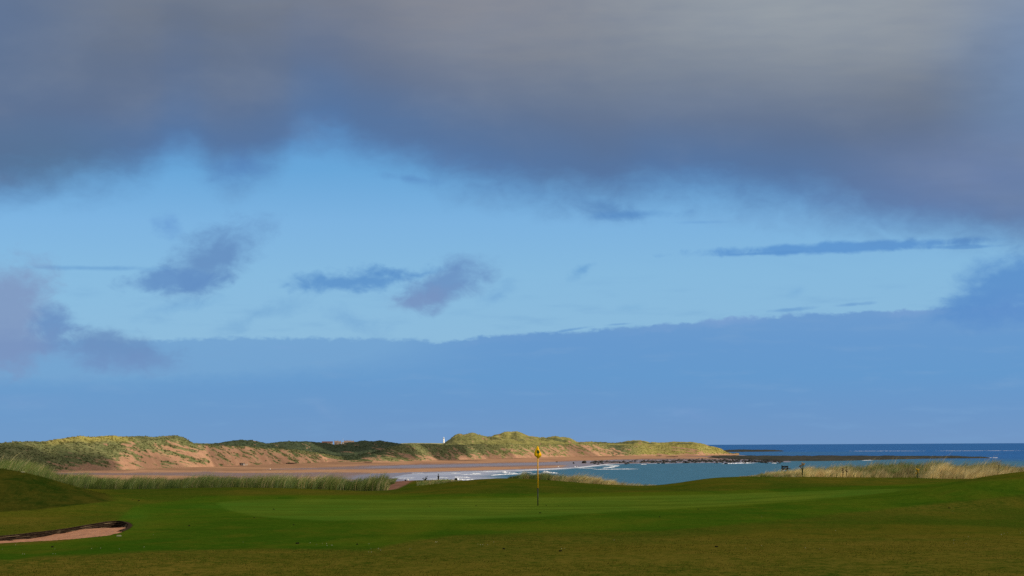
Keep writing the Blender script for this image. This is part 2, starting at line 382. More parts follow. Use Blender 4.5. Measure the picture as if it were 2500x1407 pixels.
def m_beach(k, b):
    wet = k.attr('wet'); p = scaled(k, 1, 1, 1)
    n1 = k.noise(scaled(k, .9, .25, 1), 0.02, 5, 0.6, 0.5); n2 = k.noise(scaled(k, 1, .5, 1), 0.12, 4, 0.6); st = k.noise(scaled(k, .15, 1, 1), 0.03, 4, .55)
    dryc = k.mix(k.sstep(n2, .3, .7), (0.280, 0.156, 0.092, 1), (0.350, 0.204, 0.124, 1))
    dryc = k.mix(k.sstep(n1, .48, .7, 0, .7), dryc, (0.215, 0.115, 0.075, 1))
    w = k.sstep(k.m('MULTIPLY_ADD', k.m('SUBTRACT', n1, .5), .9, k.m('MULTIPLY_ADD', k.m('SUBTRACT', st, .5), .7, wet)), .38, .62)
    wc = k.mix(k.sstep(n2, .3, .7), (0.135, 0.078, 0.062, 1), (0.185, 0.106, 0.080, 1))
    c = k.mix(w, dryc, wc); k.put(b.inputs['Base Color'], c)
    film = k.sstep(k.m('MULTIPLY_ADD', k.m('SUBTRACT', st, .5), .8, k.attr('film')), .4, .65)
    k.put(b.inputs['Roughness'], k.mix(w, (0.95, .95, .95, 1), k.mix(film, (.5, .5, .5, 1), (.30, .30, .30, 1))))
    k.put(b.inputs['Specular IOR Level'], k.m('MULTIPLY_ADD', film, .16, k.m('MULTIPLY', w, .15)))
    k.put(b.inputs['Normal'], k.bump(n2, 0.12, 0.3))
BEACH = mat('beach_sand', m_beach)

def m_dune(k, b):
    veg = k.attr('veg'); dark = k.attr('dark'); yel = k.attr('sunlit_gold')
    n1 = k.noise(pos(k), 0.06, 5, 0.6); n2 = k.noise(pos(k), 0.35, 5, 0.65)
    sand = k.mix(k.sstep(n1, .3, .7), (0.265, 0.146, 0.090, 1), (0.345, 0.200, 0.125, 1))
    sand = k.mix(k.sstep(n2, .5, .75, 0, .5), sand, (0.19, 0.098, 0.062, 1))
    gr = k.mix(k.sstep(n1, .32, .68), (0.095, 0.110, 0.042, 1), (0.160, 0.158, 0.066, 1))
    gr = k.mix(yel, gr, k.mix(k.sstep(n1, .3, .7), (0.225, 0.200, 0.050, 1), (0.30, 0.262, 0.078, 1)))
    gr = k.mix(k.sstep(n2, .5, .7, 0, .5), gr, (0.050, 0.066, 0.028, 1))
    gr = k.mix(k.sstep(n2, .45, .25, 0, .5), gr, (0.22, 0.20, 0.085, 1))
    gr = k.mix(dark, gr, k.mix(k.sstep(n2, .35, .65), (0.030, 0.044, 0.024, 1), (0.060, 0.076, 0.036, 1)))
    k.put(b.inputs['Base Color'], k.mix(veg, sand, gr)); b.inputs['Roughness'].default_value = .95; b.inputs['Specular IOR Level'].default_value = .05
    k.put(b.inputs['Normal'], k.bump(n2, .8, 1.2))
DUNE = mat('dune', m_dune)

def m_sea(k, b):
    sh = k.attr('shallow'); foam = k.attr('foam'); wash_sheen = k.attr('wash_sheen')
    n1 = k.noise(scaled(k, .25, 1, 1), 0.02, 4, .6); n2 = k.noise(scaled(k, .5, 1, 1), 0.15, 5, .65)
    deep = k.mix(k.sstep(n1, .3, .7), (0.010, 0.075, 0.235, 1), (0.016, 0.100, 0.300, 1))
    bay = k.mix(k.sstep(n2, .3, .7), (0.026, 0.098, 0.165, 1), (0.046, 0.132, 0.208, 1))
    c = k.mix(sh, deep, bay)
    wn = k.noise(scaled(k, .18, 1, 1), 0.055, 5, .65)
    c = k.mix(k.sstep(k.m('MULTIPLY_ADD', k.m('SUBTRACT', wn, .5), 1.5, wash_sheen), .36, .62), c, k.mix(k.sstep(wn, .4, .6), (.20, .225, .31, 1), (.33, .36, .45, 1)))  # pale lavender water colour stands in for sky reflected off the shallow wash
    ff = k.sstep(k.m('MULTIPLY_ADD', k.m('SUBTRACT', k.noise(scaled(k, .35, 1, 1), 0.11, 5, .7), .5), 1.3, foam), .42, .74)
    c = k.mix(ff, c, (.54, .57, .63, 1)); k.put(b.inputs['Base Color'], c)
    k.put(b.inputs['Roughness'], k.mix(ff, (.42, .42, .42, 1), (.9, .9, .9, 1))); b.inputs['IOR'].default_value = 1.035; b.inputs['Specular IOR Level'].default_value = .5
    k.put(b.inputs['Normal'], k.bump(k.m('ADD', n2, k.noise(scaled(k, .6, 1, 1), 0.6, 4, .6)), .4, .8))
SEA = mat('sea_water', m_sea)
FOAM = plain('sea_foam', (.54, .57, .62), .9, .08, .6, .1)
ROCK = plain('wet_rock', (.026, .028, .027), .8, .55, .9, .05)
def m_reef(k, b):
    n1 = k.noise(scaled(k, .3, 1, 1), .08, 5, .65); n2 = k.noise(scaled(k, .5, 1, 1), .4, 4, .6)
    c = k.mix(k.sstep(n1, .35, .65), (.024, .032, .030, 1), (.060, .056, .046, 1))
    c = k.mix(k.sstep(n2, .62, .78, 0, .5), c, (.10, .09, .07, 1)); k.put(b.inputs['Base Color'], c); b.inputs['Roughness'].default_value = .9; b.inputs['Specular IOR Level'].default_value = .0
    k.put(b.inputs['Normal'], k.bump(n2, .8, .8))
REEF = mat('reef_rock', m_reef)
BLADE = bpy.data.materials.new('grass_blade'); BLADE.use_nodes = True; BLADE.node_tree.nodes.clear()
k_ = NT(BLADE.node_tree); d_ = k_.new('ShaderNodeBsdfDiffuse'); t_ = k_.new('ShaderNodeBsdfTranslucent'); a_ = k_.new('ShaderNodeMixShader'); a_.inputs[0].default_value = .35
k_.l.new(k_.attr('tone', 'Color'), d_.inputs[0]); k_.l.new(k_.attr('tone', 'Color'), t_.inputs[0])
k_.l.new(d_.outputs[0], a_.inputs[1]); k_.l.new(t_.outputs[0], a_.inputs[2]); k_.l.new(a_.outputs[0], k_.new('ShaderNodeOutputMaterial').inputs[0])

# ------------------------------------------------------------------ the golf course ground
PXC = [-900, 0, 60, 120, 250, 400, 550, 750, 850, 950, 1000, 1100, 1200, 1300, 1450, 1540, 1620, 1700, 1750, 1950, 2150, 2250, 2350, 2450, 2500, 2700, 3400]
ROWS = [  # (distance, image rows of the ground there, or a single height relative to the eye)
    (2, -1.70), (12, -1.72), (27, -1.75), (34, -1.80), (40, -1.92), (47, -2.0), (56, -2.0), (63, -2.03),
    (69, [1150, 1168, 1176, 1192, 1222, 1238, 1239, 1240, 1240, 1240, 1240, 1240, 1240, 1240, 1239, 1238, 1237, 1236, 1235, 1228, 1216, 1206, 1189, 1172, 1167, 1155, 1140]),
    (74, [1100, 1133, 1142, 1162, 1204, 1229, 1231, 1233, 1233, 1233, 1233, 1233, 1233, 1233, 1232, 1231, 1230, 1228, 1227, 1219, 1204, 1191, 1171, 1154, 1148, 1135, 1125]),
    (84, [1120, 1205, 1210, 1214, 1216, 1214, 1214, 1216, 1217, 1217, 1216, 1213, 1212, 1213, 1211, 1210, 1208, 1205, 1204, 1197, 1190, 1184, 1176, 1168, 1165, 1160, 1140]),
    (95, [1130, 1195, 1200, 1204, 1206, 1204, 1203, 1205, 1208, 1209, 1207, 1197, 1192, 1192, 1199, 1200, 1198, 1190, 1186, 1184, 1182, 1180, 1177, 1174, 1172, 1165, 1150]),
    (106, [1140, 1182, 1186, 1190, 1196, 1192, 1188, 1191, 1198, 1201, 1196, 1175, 1164, 1167, 1181, 1186, 1185, 1166, 1161, 1165, 1168, 1169, 1170, 1170, 1168, 1165, 1160]),
    (113, [1140, 1168, 1172, 1182, 1193, 1194, 1193, 1196, 1201, 1194, 1188, 1179, 1173, 1178, 1187, 1191, 1195, 1178, 1172, 1166, 1162, 1163, 1166, 1167, 1166, 1164, 1160]),
    (122, [1135, 1148, 1155, 1172, 1188, 1191, 1190, 1193, 1197, 1180, 1173, 1171.5, 1176, 1190, 1200, 1204, 1206, 1190, 1184, 1166, 1155, 1154, 1154, 1156, 1158, 1160, 1160]),
    (132, [1135, 1142, 1150, 1166, 1184, 1188, 1188, 1190, 1192, 1172, 1171.5, 1171.5, 1184, 1210, 1215, 1220, 1222, 1204, 1198, 1172, 1156, 1154, 1152, 1155, 1160, 1165, 1165]),
    (145, -3.2), (165, -5.5), (215, -14.5), (260, -17.2), (330, -18.5), (380, -19.5)]
gx = np.arange(-1800, 4301, 15.0); gl = np.linspace(math.log(2.0), math.log(380), 520)
def build_table():
    T = []
    for d, v in ROWS:
        if isinstance(v, list): T.append(np.interp(gx, PXC, zof(np.array(PXC), np.array(v), d)))
        else: T.append(np.full(len(gx), EYE + v))
    T = np.array(T); ld_ = np.log([r[0] for r in ROWS]); G = np.empty((len(gl), len(gx)))
    for j in range(len(gx)): G[:, j] = np.interp(gl, ld_, T[:, j])
    def blur(a, s, ax):
        k = np.exp(-.5 * (np.arange(-3 * s, 3 * s + 1) / s) ** 2); k /= k.sum(); p = [(0, 0), (0, 0)]; p[ax] = (3 * s, 3 * s)
        return np.apply_along_axis(lambda q: np.convolve(q, k, 'valid'), ax, np.pad(a, p, 'edge'))
    return blur(blur(G, 3, 1), 2, 0)
GT = build_table()
BUNK = [(px, d) for px, d in [(-420, 33), (-200, 38.5), (0, 42.2), (100, 43.4), (200, 45), (270, 46.8), (305, 49), (326, 52), (322, 54.5), (300, 56), (270, 55.8), (230, 54), (160, 51), (80, 48.6), (0, 46.6), (-200, 42.5), (-420, 37)]]
def smooth_closed(p, it=3):
    p = np.array(p, float)
    for _ in range(it):
        q = np.roll(p, -1, 0); p = np.stack([.75 * p + .25 * q, .25 * p + .75 * q], 1).reshape(-1, 2)
    return p
BUNK = smooth_closed([((px - 1250) / FPX * d, d) for px, d in BUNK])
def ground(x, y, raw=False):
    x = np.asarray(x, float); y = np.asarray(y, float); d = np.maximum(y, 2.0); px = np.clip(pxof(x, d), gx[0], gx[-1])
    fi = np.clip((np.log(d) - gl[0]) / (gl[1] - gl[0]), 0, len(gl) - 1.001); fj = np.clip((px - gx[0]) / 15.0, 0, len(gx) - 1.001)
    i = fi.astype(int); j = fj.astype(int); a = fi - i; b = fj - j
    z = (GT[i, j] * (1 - b) + GT[i, j + 1] * b) * (1 - a) + (GT[i + 1, j] * (1 - b) + GT[i + 1, j + 1] * b) * a
    z = z + 0.05 * fbm(x / 6, y / 11, 3, 2) * sst(y, 20, 60) + 0.018 * fbm(x / 1.1, y / 2.2, 3, 5)
    if not raw:
        near = (y > 28) & (y < 62) & (x < -6)
        if np.any(near):
            ins = inpoly(x, y, BUNK) & near
            if np.any(ins):
                dd = np.zeros(x.shape); dd[ins] = segdist(x[ins], y[ins], BUNK, True); z = z - 0.55 * sst(dd, 0.0, 0.16)
    return z
def at(px, py, d): return Vector((float(tx(px)) * d, d, float(zof(px, py, d))))
def onground(px, d, dz=0.0):
    x = float((px - 1250) / FPX * d); return Vector((x, d, float(ground(np.array([x]), np.array([float(d)]))[0]) + dz))
def flat_d(px, py):              # distance at which the almost level course is seen at (px, py)
    return 2.02 / ((py - hy(px)) / FPX)
def worldpoly(pts): return [((px - 1250) / FPX * d, d) for px, d in pts]

pxs = np.concatenate([np.linspace(-6000, -1850, 12), np.linspace(-1800, -150, 50), np.arange(-140, 2646, 6.0), np.linspace(2660, 4300, 50), np.linspace(4400, 8000, 12)])
ds = np.concatenate([np.geomspace(2.2, 25, 40), np.geomspace(25.1, 140, 330), np.geomspace(141, 380, 60)])
X = (pxs[None, :] - 1250) / FPX * ds[:, None]; Y = np.repeat(ds[:, None], len(pxs), 1)
Z = ground(X, Y)
def imgrow(X, Y, Z):             # layout only: where mown areas lie, read off the photograph and kept as areas of ground
    return hy(pxof(X, Y)) + FPX * (EYE - Z) / Y
PXG = pxof(X, Y)
zr = ground(X, Y, True); PYG = imgrow(X, Y, zr)
wob = 3.0 * fbm(X / 3, Y / 6, 3, 9)
# the putting green: mown ellipse-like area round the flag
front = np.interp(PXG, [520, 560, 620, 700, 800, 1000, 1150, 1300, 1500, 1650, 1800, 1950, 2100, 2250], [1226, 1246, 1258, 1265, 1270, 1268, 1266, 1261, 1249, 1240, 1232, 1222, 1208, 1192])
back = np.interp(PXG, [520, 600, 750, 950, 1100, 1300, 1500, 1700, 1900, 2050, 2250], [1226, 1219, 1217, 1219, 1217, 1214, 1211, 1207, 1201, 1196, 1191])
green = sst(front - PYG + wob * .6, -3.0, 3.0) * sst(PYG - back + wob * .3, -1.2, 1.2) * (Y > 50) * (Y < 100)
green = green * sst(PXG, 520, 545) * sst(PXG, 2250, 2150)
# closely mown surround
fb_ = np.interp(PXG, [-900, -50, 30, 100, 250, 330, 400, 640, 900, 1000, 1100, 1300, 1600, 1900, 2100, 2350, 2500, 3400], [1372, 1362, 1368, 1358, 1352, 1347, 1343, 1339, 1340, 1322, 1308, 1298, 1296, 1268, 1248, 1222, 1205, 1180])
ft_ = np.interp(PXG, [-900, 0, 150, 250, 330, 400, 500, 700, 900, 1100, 1300, 1500, 1700, 1900, 2200, 2400, 2500], [1334, 1330, 1320, 1300, 1235, 1225, 1212, 1207, 1207, 1205, 1203, 1202, 1199, 1194, 1182, 1172, 1168])
fair = sst(fb_ - PYG + wob * 1.5, -5, 5) * sst(PYG - ft_ + wob, -3, 3) * (Y > 22) * (Y < 112)
dryv = .08 + sst(PYG, 1285, 1330) * .62 + .4 * np.exp(-((PXG - 700) / 260) ** 2 - ((PYG - 1201) / 6) ** 2) + .25 * np.exp(-((PXG - 2150) / 260) ** 2 - ((PYG - 1176) / 7) ** 2) + .5 * sst(PYG, 1350, 1375) * sst(PXG, 700, 300) + .5 * np.exp(-((PXG - 2250) / 230) ** 2 - ((PYG - 1235) / 22) ** 2) + .7 * np.exp(-((PXG - 60) / 150) ** 2 - ((PYG - 1275) / 16) ** 2)
bright = .8 * np.exp(-((PXG - 335) / 38) ** 2 - ((PYG - 1268) / 20) ** 2) * (.6 + .8 * fbm(X / 2, Y / 4, 3, 3)) + .5 * np.exp(-((PXG - 520) / 60) ** 2 - ((PYG - 1235) / 8) ** 2)
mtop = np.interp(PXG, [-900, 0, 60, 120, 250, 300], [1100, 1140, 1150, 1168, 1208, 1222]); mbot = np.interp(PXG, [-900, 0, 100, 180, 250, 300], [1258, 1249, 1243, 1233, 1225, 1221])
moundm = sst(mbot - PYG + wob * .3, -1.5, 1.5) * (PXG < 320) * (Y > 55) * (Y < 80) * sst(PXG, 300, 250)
barep = worldpoly([(938, 112), (955, 122), (972, 130), (1004, 131), (1012, 124), (990, 116), (968, 110), (945, 107)])
bare = sst(segdist(X, Y, smooth_closed(barep), True) * np.where(inpoly(X, Y, smooth_closed(barep)), 1, -1) + .25 * fbm(X / .8, Y / 2, 3, 8), -.12, .12)
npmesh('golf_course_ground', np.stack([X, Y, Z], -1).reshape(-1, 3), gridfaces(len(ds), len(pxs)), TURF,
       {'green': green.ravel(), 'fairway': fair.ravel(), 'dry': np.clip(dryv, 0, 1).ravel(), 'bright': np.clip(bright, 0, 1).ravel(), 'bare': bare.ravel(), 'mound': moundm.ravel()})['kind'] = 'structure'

# ------------------------------------------------------------------ sea, beach, reefs
shore = [((px - 1250) / FPX * (EYE * FPX / (py - hy(px))), EYE * FPX / (py - float(hy(px)))) for px, py in
         [(952, 1166), (985, 1159), (1030, 1155), (1100, 1152.3), (1200, 1149.5), (1300, 1146), (1400, 1141.5), (1440, 1137), (1480, 1133), (1600, 1131.5), (1800, 1129.8), (1930, 1128.5), (1900, 1119), (1840, 1113.5), (1785, 1110), (1740, 1107), (1690, 1103)]]
shore = [(70, 200), (66, 380), (20, 600), (-20, 850)] + shore
FOOT = dict(px=[-1200, 0, 140, 320, 400, 500, 600, 700, 800, 900, 1000, 1100, 1200, 1300, 1400, 1500, 1600, 1700, 1745, 1775, 1800],
            py=[1165, 1153, 1149, 1144.5, 1141.5, 1139, 1135, 1131.5, 1127.5, 1127, 1125, 1122.5, 1119.5, 1117, 1114.5, 1112.5, 1111, 1110.3, 1109.3, 1108.3, 1107.5])
def footd(px): return (EYE - 3.0) * FPX / (np.interp(px, FOOT['px'], FOOT['py']) - hy(px))
landpoly = shore + [(500, 5200), (-6000, 5200), (-6000, 200)]
def shoresd(x, y): return segdist(x, y, shore) * np.where(inpoly(x, y, landpoly), 1, -1)
bpx = np.concatenate([np.linspace(-5000, -60, 60), np.arange(-50, 2050, 7.0)]); bd = np.geomspace(240, 5000, 330)
X = (bpx[None] - 1250) / FPX * bd[:, None]; Y = np.repeat(bd[:, None], len(bpx), 1); sd = shoresd(X, Y)
df = np.maximum(footd(bpx)[None] - Y, 0); sp = np.maximum(sd, 0)
Z = np.where(sd > 0, 3.1 * sp / (sp + df + 40) + .02, np.maximum(sd * .03, -3))
Z = Z + .16 * fbm(X / 60, Y / 160, 3, 21) * sst(sd, 5, 60)
wet = 1 - sst(sd + 40 * fbm(X / 80, Y / 200, 3, 4), 30, 230) * .75
PXB = pxof(X, Y); PYB = imgrow(X, Y, Z)
wet = np.clip(wet * .55 + .75 * np.exp(-((PYB - np.interp(PXB, [500, 900, 1100, 1300, 1500], [1152, 1141, 1137, 1132.5, 1126])) / 4.2) ** 2) * sst(PXB, 300, 900)
              + .5 * np.exp(-((PYB - 1157) / 3.5) ** 2) * sst(PXB, 1000, 600) + .9 * sst(sd, 28, 4)
              - .75 * np.exp(-((PYB - np.interp(PXB, [500, 700, 1000, 1300, 1450], [1151, 1149.5, 1149.2, 1143.5, 1139])) / 3.2) ** 2) * sst(PXB, 480, 640) * sst(PXB, 1500, 1350)
              - .5 * sst(df, 120, 10) * sst(PXB, 1150, 1300), 0, 1)
film = np.clip(.9 * sst(sd, 60, 5) + 1.0 * np.exp(-((PYB - np.interp(PXB, [500, 900, 1100, 1300, 1500], [1152, 1141, 1137, 1132.5, 1126])) / 3.6) ** 2) * sst(PXB, 700, 1050) + .3 * np.exp(-((PYB - 1155) / 2) ** 2) * sst(PXB, 900, 650) * sst(PXB, 560, 640), 0, 1)
npmesh('beach', np.stack([X, Y, Z], -1).reshape(-1, 3), gridfaces(len(bd), len(bpx)), BEACH, {'wet': wet.ravel(), 'film': film.ravel()})['kind'] = 'structure'

spx = np.concatenate([np.linspace(-9000, 850, 24), np.arange(860, 2560, 8.0), np.linspace(2600, 12000, 30)]); sdst = np.concatenate([np.geomspace(60, 4200, 260), np.geomspace(4400, 90000, 60)])
X = (spx[None] - 1250) / FPX * sdst[:, None]; Y = np.repeat(sdst[:, None], len(spx), 1); sd = shoresd(X, Y)
PXS = pxof(X, Y)
foam = .5 * sst(-sd, 20, 2) * (sd < 12) * sst(PXS, 1900, 1500) * sst(PXS, 1020, 1200) + .34 * sst(-sd, 12, 2) * (sd < 10)
foam = foam + .42 * np.exp(-((sd + 58 + 16 * fbm(X / 70, Y / 90, 3, 31)) / 9) ** 2) * sst(PXS, 1480, 1350) * sst(PXS, 1000, 1120) * (.75 + .9 * fbm(X / 50, Y / 50, 3, 3))
foam = foam + .42 * np.exp(-((sd + 115 + 20 * fbm(X / 70, Y / 90, 3, 35)) / 8) ** 2) * sst(PXS, 1420, 1280) * sst(PXS, 1000, 1120) * (.7 + 1.0 * fbm(X / 40, Y / 40, 3, 13))
shallow = sst(np.interp(PXS, [1400, 1900, 2300, 2600], [2900, 2750, 2300, 2000]) + 250 * fbm(X / 300, Y / 500, 3, 6) - Y, -250, 250)
shallow = np.maximum(shallow, .45 * np.exp(-((Y - 4000) / 700) ** 2) * sst(PXS, 2300, 1900))
wash_sheen = sst(-sd, 150, 20) * sst(PXS, 1420, 1080) * (sd < 20) * .85 + .5 * sst(-sd, 60, 5) * sst(PXS, 1600, 1400) * (sd < 10) * (PXS > 1080)
npmesh('sea', np.stack([X, Y, np.zeros_like(X)], -1).reshape(-1, 3), gridfaces(len(sdst), len(spx)), SEA, {'foam': np.clip(foam, 0, 1).ravel(), 'shallow': shallow.ravel(), 'wash_sheen': wash_sheen.ravel()})['kind'] = 'structure'

def reef(name, top, bot, h, seed, step=3.0, rows=70, rough=1.0, fill=0.0):
    """a low rock shelf standing out of the sea; top / bot: its far and near edge as (px, image row) at sea level"""
    p = np.arange(min(top[0][0], bot[0][0]), max(top[-1][0], bot[-1][0]) + step, step)
    dn = EYE * FPX / (np.interp(p, *zip(*bot)) - hy(p)); df_ = EYE * FPX / (np.interp(p, *zip(*top)) - hy(p)); t = np.linspace(0, 1, rows)[:, None]
    D = dn[None] + (df_ - dn)[None] * t; X = (p[None] - 1250) / FPX * D
    e = np.minimum(t, 1 - t) * 2; ends = np.minimum(sst(p, p[0], p[0] + 60), sst(p, p[-1], p[-1] - 60))[None]
    nz = fbm(X / 14, D / 40, 4, seed); n2 = fbm(X / 4, D / 9, 3, seed + 7)
    Z = -1.0 + (sst(e, 0, .25) * ends) * (1.0 + h * (.55 + fill + .9 * nz)) + rough * .5 * n2 * ends
    o = npmesh(name, np.stack([X, D, Z], -1).reshape(-1, 3), gridfaces(rows, len(p)), REEF); o['kind'] = 'structure'; return o
reef('reef', [(1690, 1115.5), (1760, 1114), (1900, 1114.2), (2050, 1114.4), (2250, 1115.2), (2440, 1117.5)], [(1690, 1117), (1760, 1120.5), (1900, 1127), (2050, 1126.2), (2250, 1120.5), (2440, 1118.8)], 1.5, 3, fill=.35)
reef('far_reef', [(1735, 1099.2), (1800, 1099.3), (1930, 1100.2)], [(1735, 1104.2), (1800, 1104), (1930, 1102.4)], 2.4, 13, 2.0, 50, 2.0, .2)
reef('far_reef', [(1950, 1101.0), (1977, 1101)], [(1950, 1102.3), (1977, 1102)], 3.0, 15, 1.0, 20, 2.0, .2)

# breaking waves: low tumbling crests, real ridges of white water
def breakers():
    bm_v, bm_f = [], []
    lines = [(1100, 1171, 1168, 1172, 1.0), (1102, 1165, 1150, 1166, .75), (1110, 1168.5, 1118, 1169, .9), (1060, 1165, 1095, 1167, .5), (1150, 1156.5, 1172, 1157, .75), (1120, 1159, 1180, 1157.5, .4),
             (1096, 1155.3, 1125, 1156, .4), (1195, 1161, 1232, 1158, .6), (1206, 1159.5, 1285, 1156.5, .55), (1222, 1155, 1262, 1156, .8), (1225, 1152.8, 1232, 1153.2, 1.0), (1262, 1153, 1300, 1153.6, .35),
             (1288, 1157.5, 1325, 1156.8, .4), (1318, 1154, 1362, 1155.6, .9), (1322, 1152.8, 1340, 1153.4, 1.3), (1170, 1152, 1250, 1150.6, .3), (1255, 1149.5, 1400, 1143.5, .28), (1440, 1146.3, 1560, 1145, .4),
             (1466, 1143.5, 1500, 1140.5, .5), (1480, 1141.5, 1510, 1138, .5), (1470, 1138, 1512, 1136.5, .4), (1405, 1143, 1455, 1143.6, .35), (1560, 1134.2, 1576, 1134, .4), (1755, 1132.6, 1842, 1130.6, .6), (1800, 1131.2, 1826, 1130.8, .9),
             (1878, 1131, 1892, 1131, .6), (2098, 1124.6, 2128, 1123.4, .3), (2405, 1117.9, 2432, 1118.1, .3), (2060, 1101.6, 2260, 1101.2, .07), (2270, 1101.2, 2500, 1100.5, .07), (965, 1167.5, 1015, 1167, .3), (1000, 1155.4, 1035, 1155.2, .3), (1040, 1169, 1100, 1171, .4)]
    for i, (x0, y0, x1, y1, hh) in enumerate(lines):
        nseg = max(8, int((x1 - x0) * 1.2)); base = len(bm_v)
        for k in range(nseg + 1):
            t = k / nseg; px = x0 + (x1 - x0) * t; py = y0 + (y1 - y0) * t + .25 * float(fbm(k * .21, i * 7.7, 3, 2)); D = EYE * FPX / (py - float(hy(px)))
            env = min(1, 5 * t, 4 * (1 - t)) * (.7 + .8 * abs(float(fbm(k * .3, i * 3.3, 3, 9)))); x = (px - 1250) / FPX * D; w = D * D / (EYE * FPX) * (.35 + .7 * hh) * env
            h = .62 * hh * env * (D / 1300)
            for a, z in ((-.5, -.05), (-.32, .5), (-.12, 1.0), (.1, .85), (.5, .15), (1.0, -.05)):
                bm_v.append((x + .1 * w * a, D + a * w * .8 + .5 * float(vnoise(k * .9, a * 5 + i, 3)), .03 + z * h * (1 + .5 * float(vnoise(k * .7, a * 9 + i, 5)))))
        for k in range(nseg):
            for a in range(5):
                q = base + k * 6 + a; bm_f.append((q, q + 6, q + 7, q + 1))
    tag(npmesh('surf', bm_v, bm_f, FOAM), 'white breaking waves rolling towards the sandy beach', 'surf', kind='stuff')
breakers()

# ------------------------------------------------------------------ far dunes
def interp(pts, x): a, b = zip(*pts); return np.interp(x, a, b)
CREST_A = [(-1200, 1098), (-400, 1092), (0, 1082), (50, 1078.5), (110, 1078.5), (150, 1072), (195, 1065.5), (225, 1068), (265, 1064), (290, 1066), (325, 1068), (345, 1074), (380, 1075), (405, 1071), (430, 1069), (450, 1073), (475, 1085), (530, 1089), (600, 1090), (660, 1095), (720, 1098), (750, 1102), (800, 1111), (828, 1116),
           (845, 1114), (870, 1112), (900, 1107), (930, 1098), (950, 1091), (1000, 1085), (1050, 1085), (1100, 1088), (1150, 1086), (1200, 1086), (1250, 1085), (1300, 1088), (1350, 1087), (1400, 1084), (1450, 1084), (1500, 1088), (1550, 1089), (1600, 1090), (1650, 1085.5), (1700, 1086), (1740, 1091), (1757, 1096), (1768, 1103), (1776, 1107.5), (1800, 1109)]
CREST_B = [(-1200, 1105), (0, 1092), (280, 1078), (300, 1067), (330, 1066), (380, 1067), (410, 1064.5), (428, 1064), (450, 1070), (475, 1083), (505, 1084.5), (530, 1083), (560, 1078), (590, 1074), (602, 1076), (615, 1075), (650, 1083.5), (690, 1079), (720, 1078), (760, 1078.5), (790, 1082), (820, 1087), (850, 1081), (890, 1076.5), (910, 1078.5), (925, 1076), (950, 1079.5), (975, 1084), (1080, 1084),
           (1087, 1079), (1110, 1062), (1120, 1059.5), (1132, 1060.5), (1150, 1057), (1160, 1058.5), (1180, 1065.5), (1195, 1066.5), (1210, 1061.5), (1240, 1053), (1250, 1051.5), (1265, 1055), (1290, 1066), (1320, 1068.5), (1330, 1069.5), (1345, 1066.5), (1360, 1065.5), (1372, 1069), (1385, 1069), (1392, 1072), (1405, 1079.5), (1425, 1079), (1440, 1078), (1460, 1079.5), (1490, 1083), (1510, 1081), (1530, 1077), (1545, 1075.5), (1570, 1077), (1582, 1080.5), (1600, 1080), (1610, 1081), (1640, 1079), (1690, 1080), (1712, 1084), (1735, 1092), (1760, 1102), (1800, 1111)]
COVX = [-1200, 140, 285, 300, 400, 480, 600, 800, 835, 950, 1100, 1200, 1340, 1400, 1500, 1545, 1650, 1700, 1770]
COVH = [0, .15, .35, .6, .85, 1.0]
COV = np.array([[.9, 1, 1, 1, 1, 1], [.3, .8, 1, 1, 1, 1], [0, .3, .95, 1, 1, 1], [.1, .3, .38, .45, .85, 1], [.1, .25, .35, .5, .82, 1], [.08, .22, .27, .33, .6, 1], [.08, .18, .22, .22, .35, .95], [.15, .3, .3, .3, .55, 1], [.5, .75, .85, .95, 1, 1],
                [.3, .45, .5, .75, 1, 1], [.22, .38, .55, .85, 1, 1], [.15, .33, .45, .6, .9, 1], [.1, .28, .33, .42, .68, 1], [.1, .2, .28, .33, .5, 1], [.1, .3, .38, .42, .7, 1], [.2, .85, .97, 1, 1, 1], [.1, .5, .62, .62, .9, 1], [.1, .55, .75, .85, .95, 1], [.1, .6, .85, .95, 1, 1]])
dpx = np.concatenate([np.linspace(-1200, -40, 60), np.arange(-36, 1801, 1.8)])
F = footd(dpx); run = np.interp(dpx, [-1200, 0, 300, 500, 800, 870, 1000, 1300, 1500, 1700, 1775, 1800], [110, 95, 62, 45, 38, 60, 75, 75, 70, 60, 25, 10])
gap = np.interp(dpx, [-1200, 280, 480, 900, 1100, 1250, 1500, 1700, 1780, 1800], [120, 120, 260, 260, 420, 460, 420, 200, 60, 30])
DA = F + run; DB = DA + gap; DE = DB + np.interp(dpx, [0, 1000, 1700, 1800], [500, 500, 300, 60])
cl = 1.0 * fbm(dpx / 5.0, dpx * 0, 3, 41)
ZF = np.full(len(dpx), 2.6); ZA = zof(dpx, interp(CREST_A, dpx) + .8 * cl, DA); ZB = zof(dpx, interp(CREST_B, dpx) + .7 * fbm(dpx / 6.0, dpx * 0 + 5, 3, 43), DB)
ZA = np.maximum(ZA, ZF + .3); dipd = np.interp(dpx, [0, 400, 1000, 1100, 1700], [2, 3, 2.0, 4, 1.5])
ZD = np.minimum(ZA, ZB) - dipd; ZE = np.interp(dpx, [-1200, 1500, 1700, 1800], [5, 5, -1, -2]) + 0 * dpx
arc = np.concatenate(([0], np.cumsum(np.hypot(np.diff((dpx - 1250) / FPX * F), np.diff(F))))) * .55
rows = []
def segm(z0, z1, d0, d1, nn, h0, h1, shape):
    for i in range(nn):
        t = i / nn; s = shape(t); rows.append((d0 + (d1 - d0) * t, z0 + (z1 - z0) * s, np.full(len(dpx), h0 + (h1 - h0) * t)))
segm(ZF - 1.5, ZF, F - 25, F, 4, -.05, 0, lambda t: t)
segm(ZF, ZA, F, DA, 64, 0, 1, lambda t: .9 * (t ** .85) + .1 * (t * t * (3 - 2 * t)))
segm(ZA, ZD, DA, DA + .35 * gap, 18, 1, 1.5, lambda t: t * t * (3 - 2 * t))
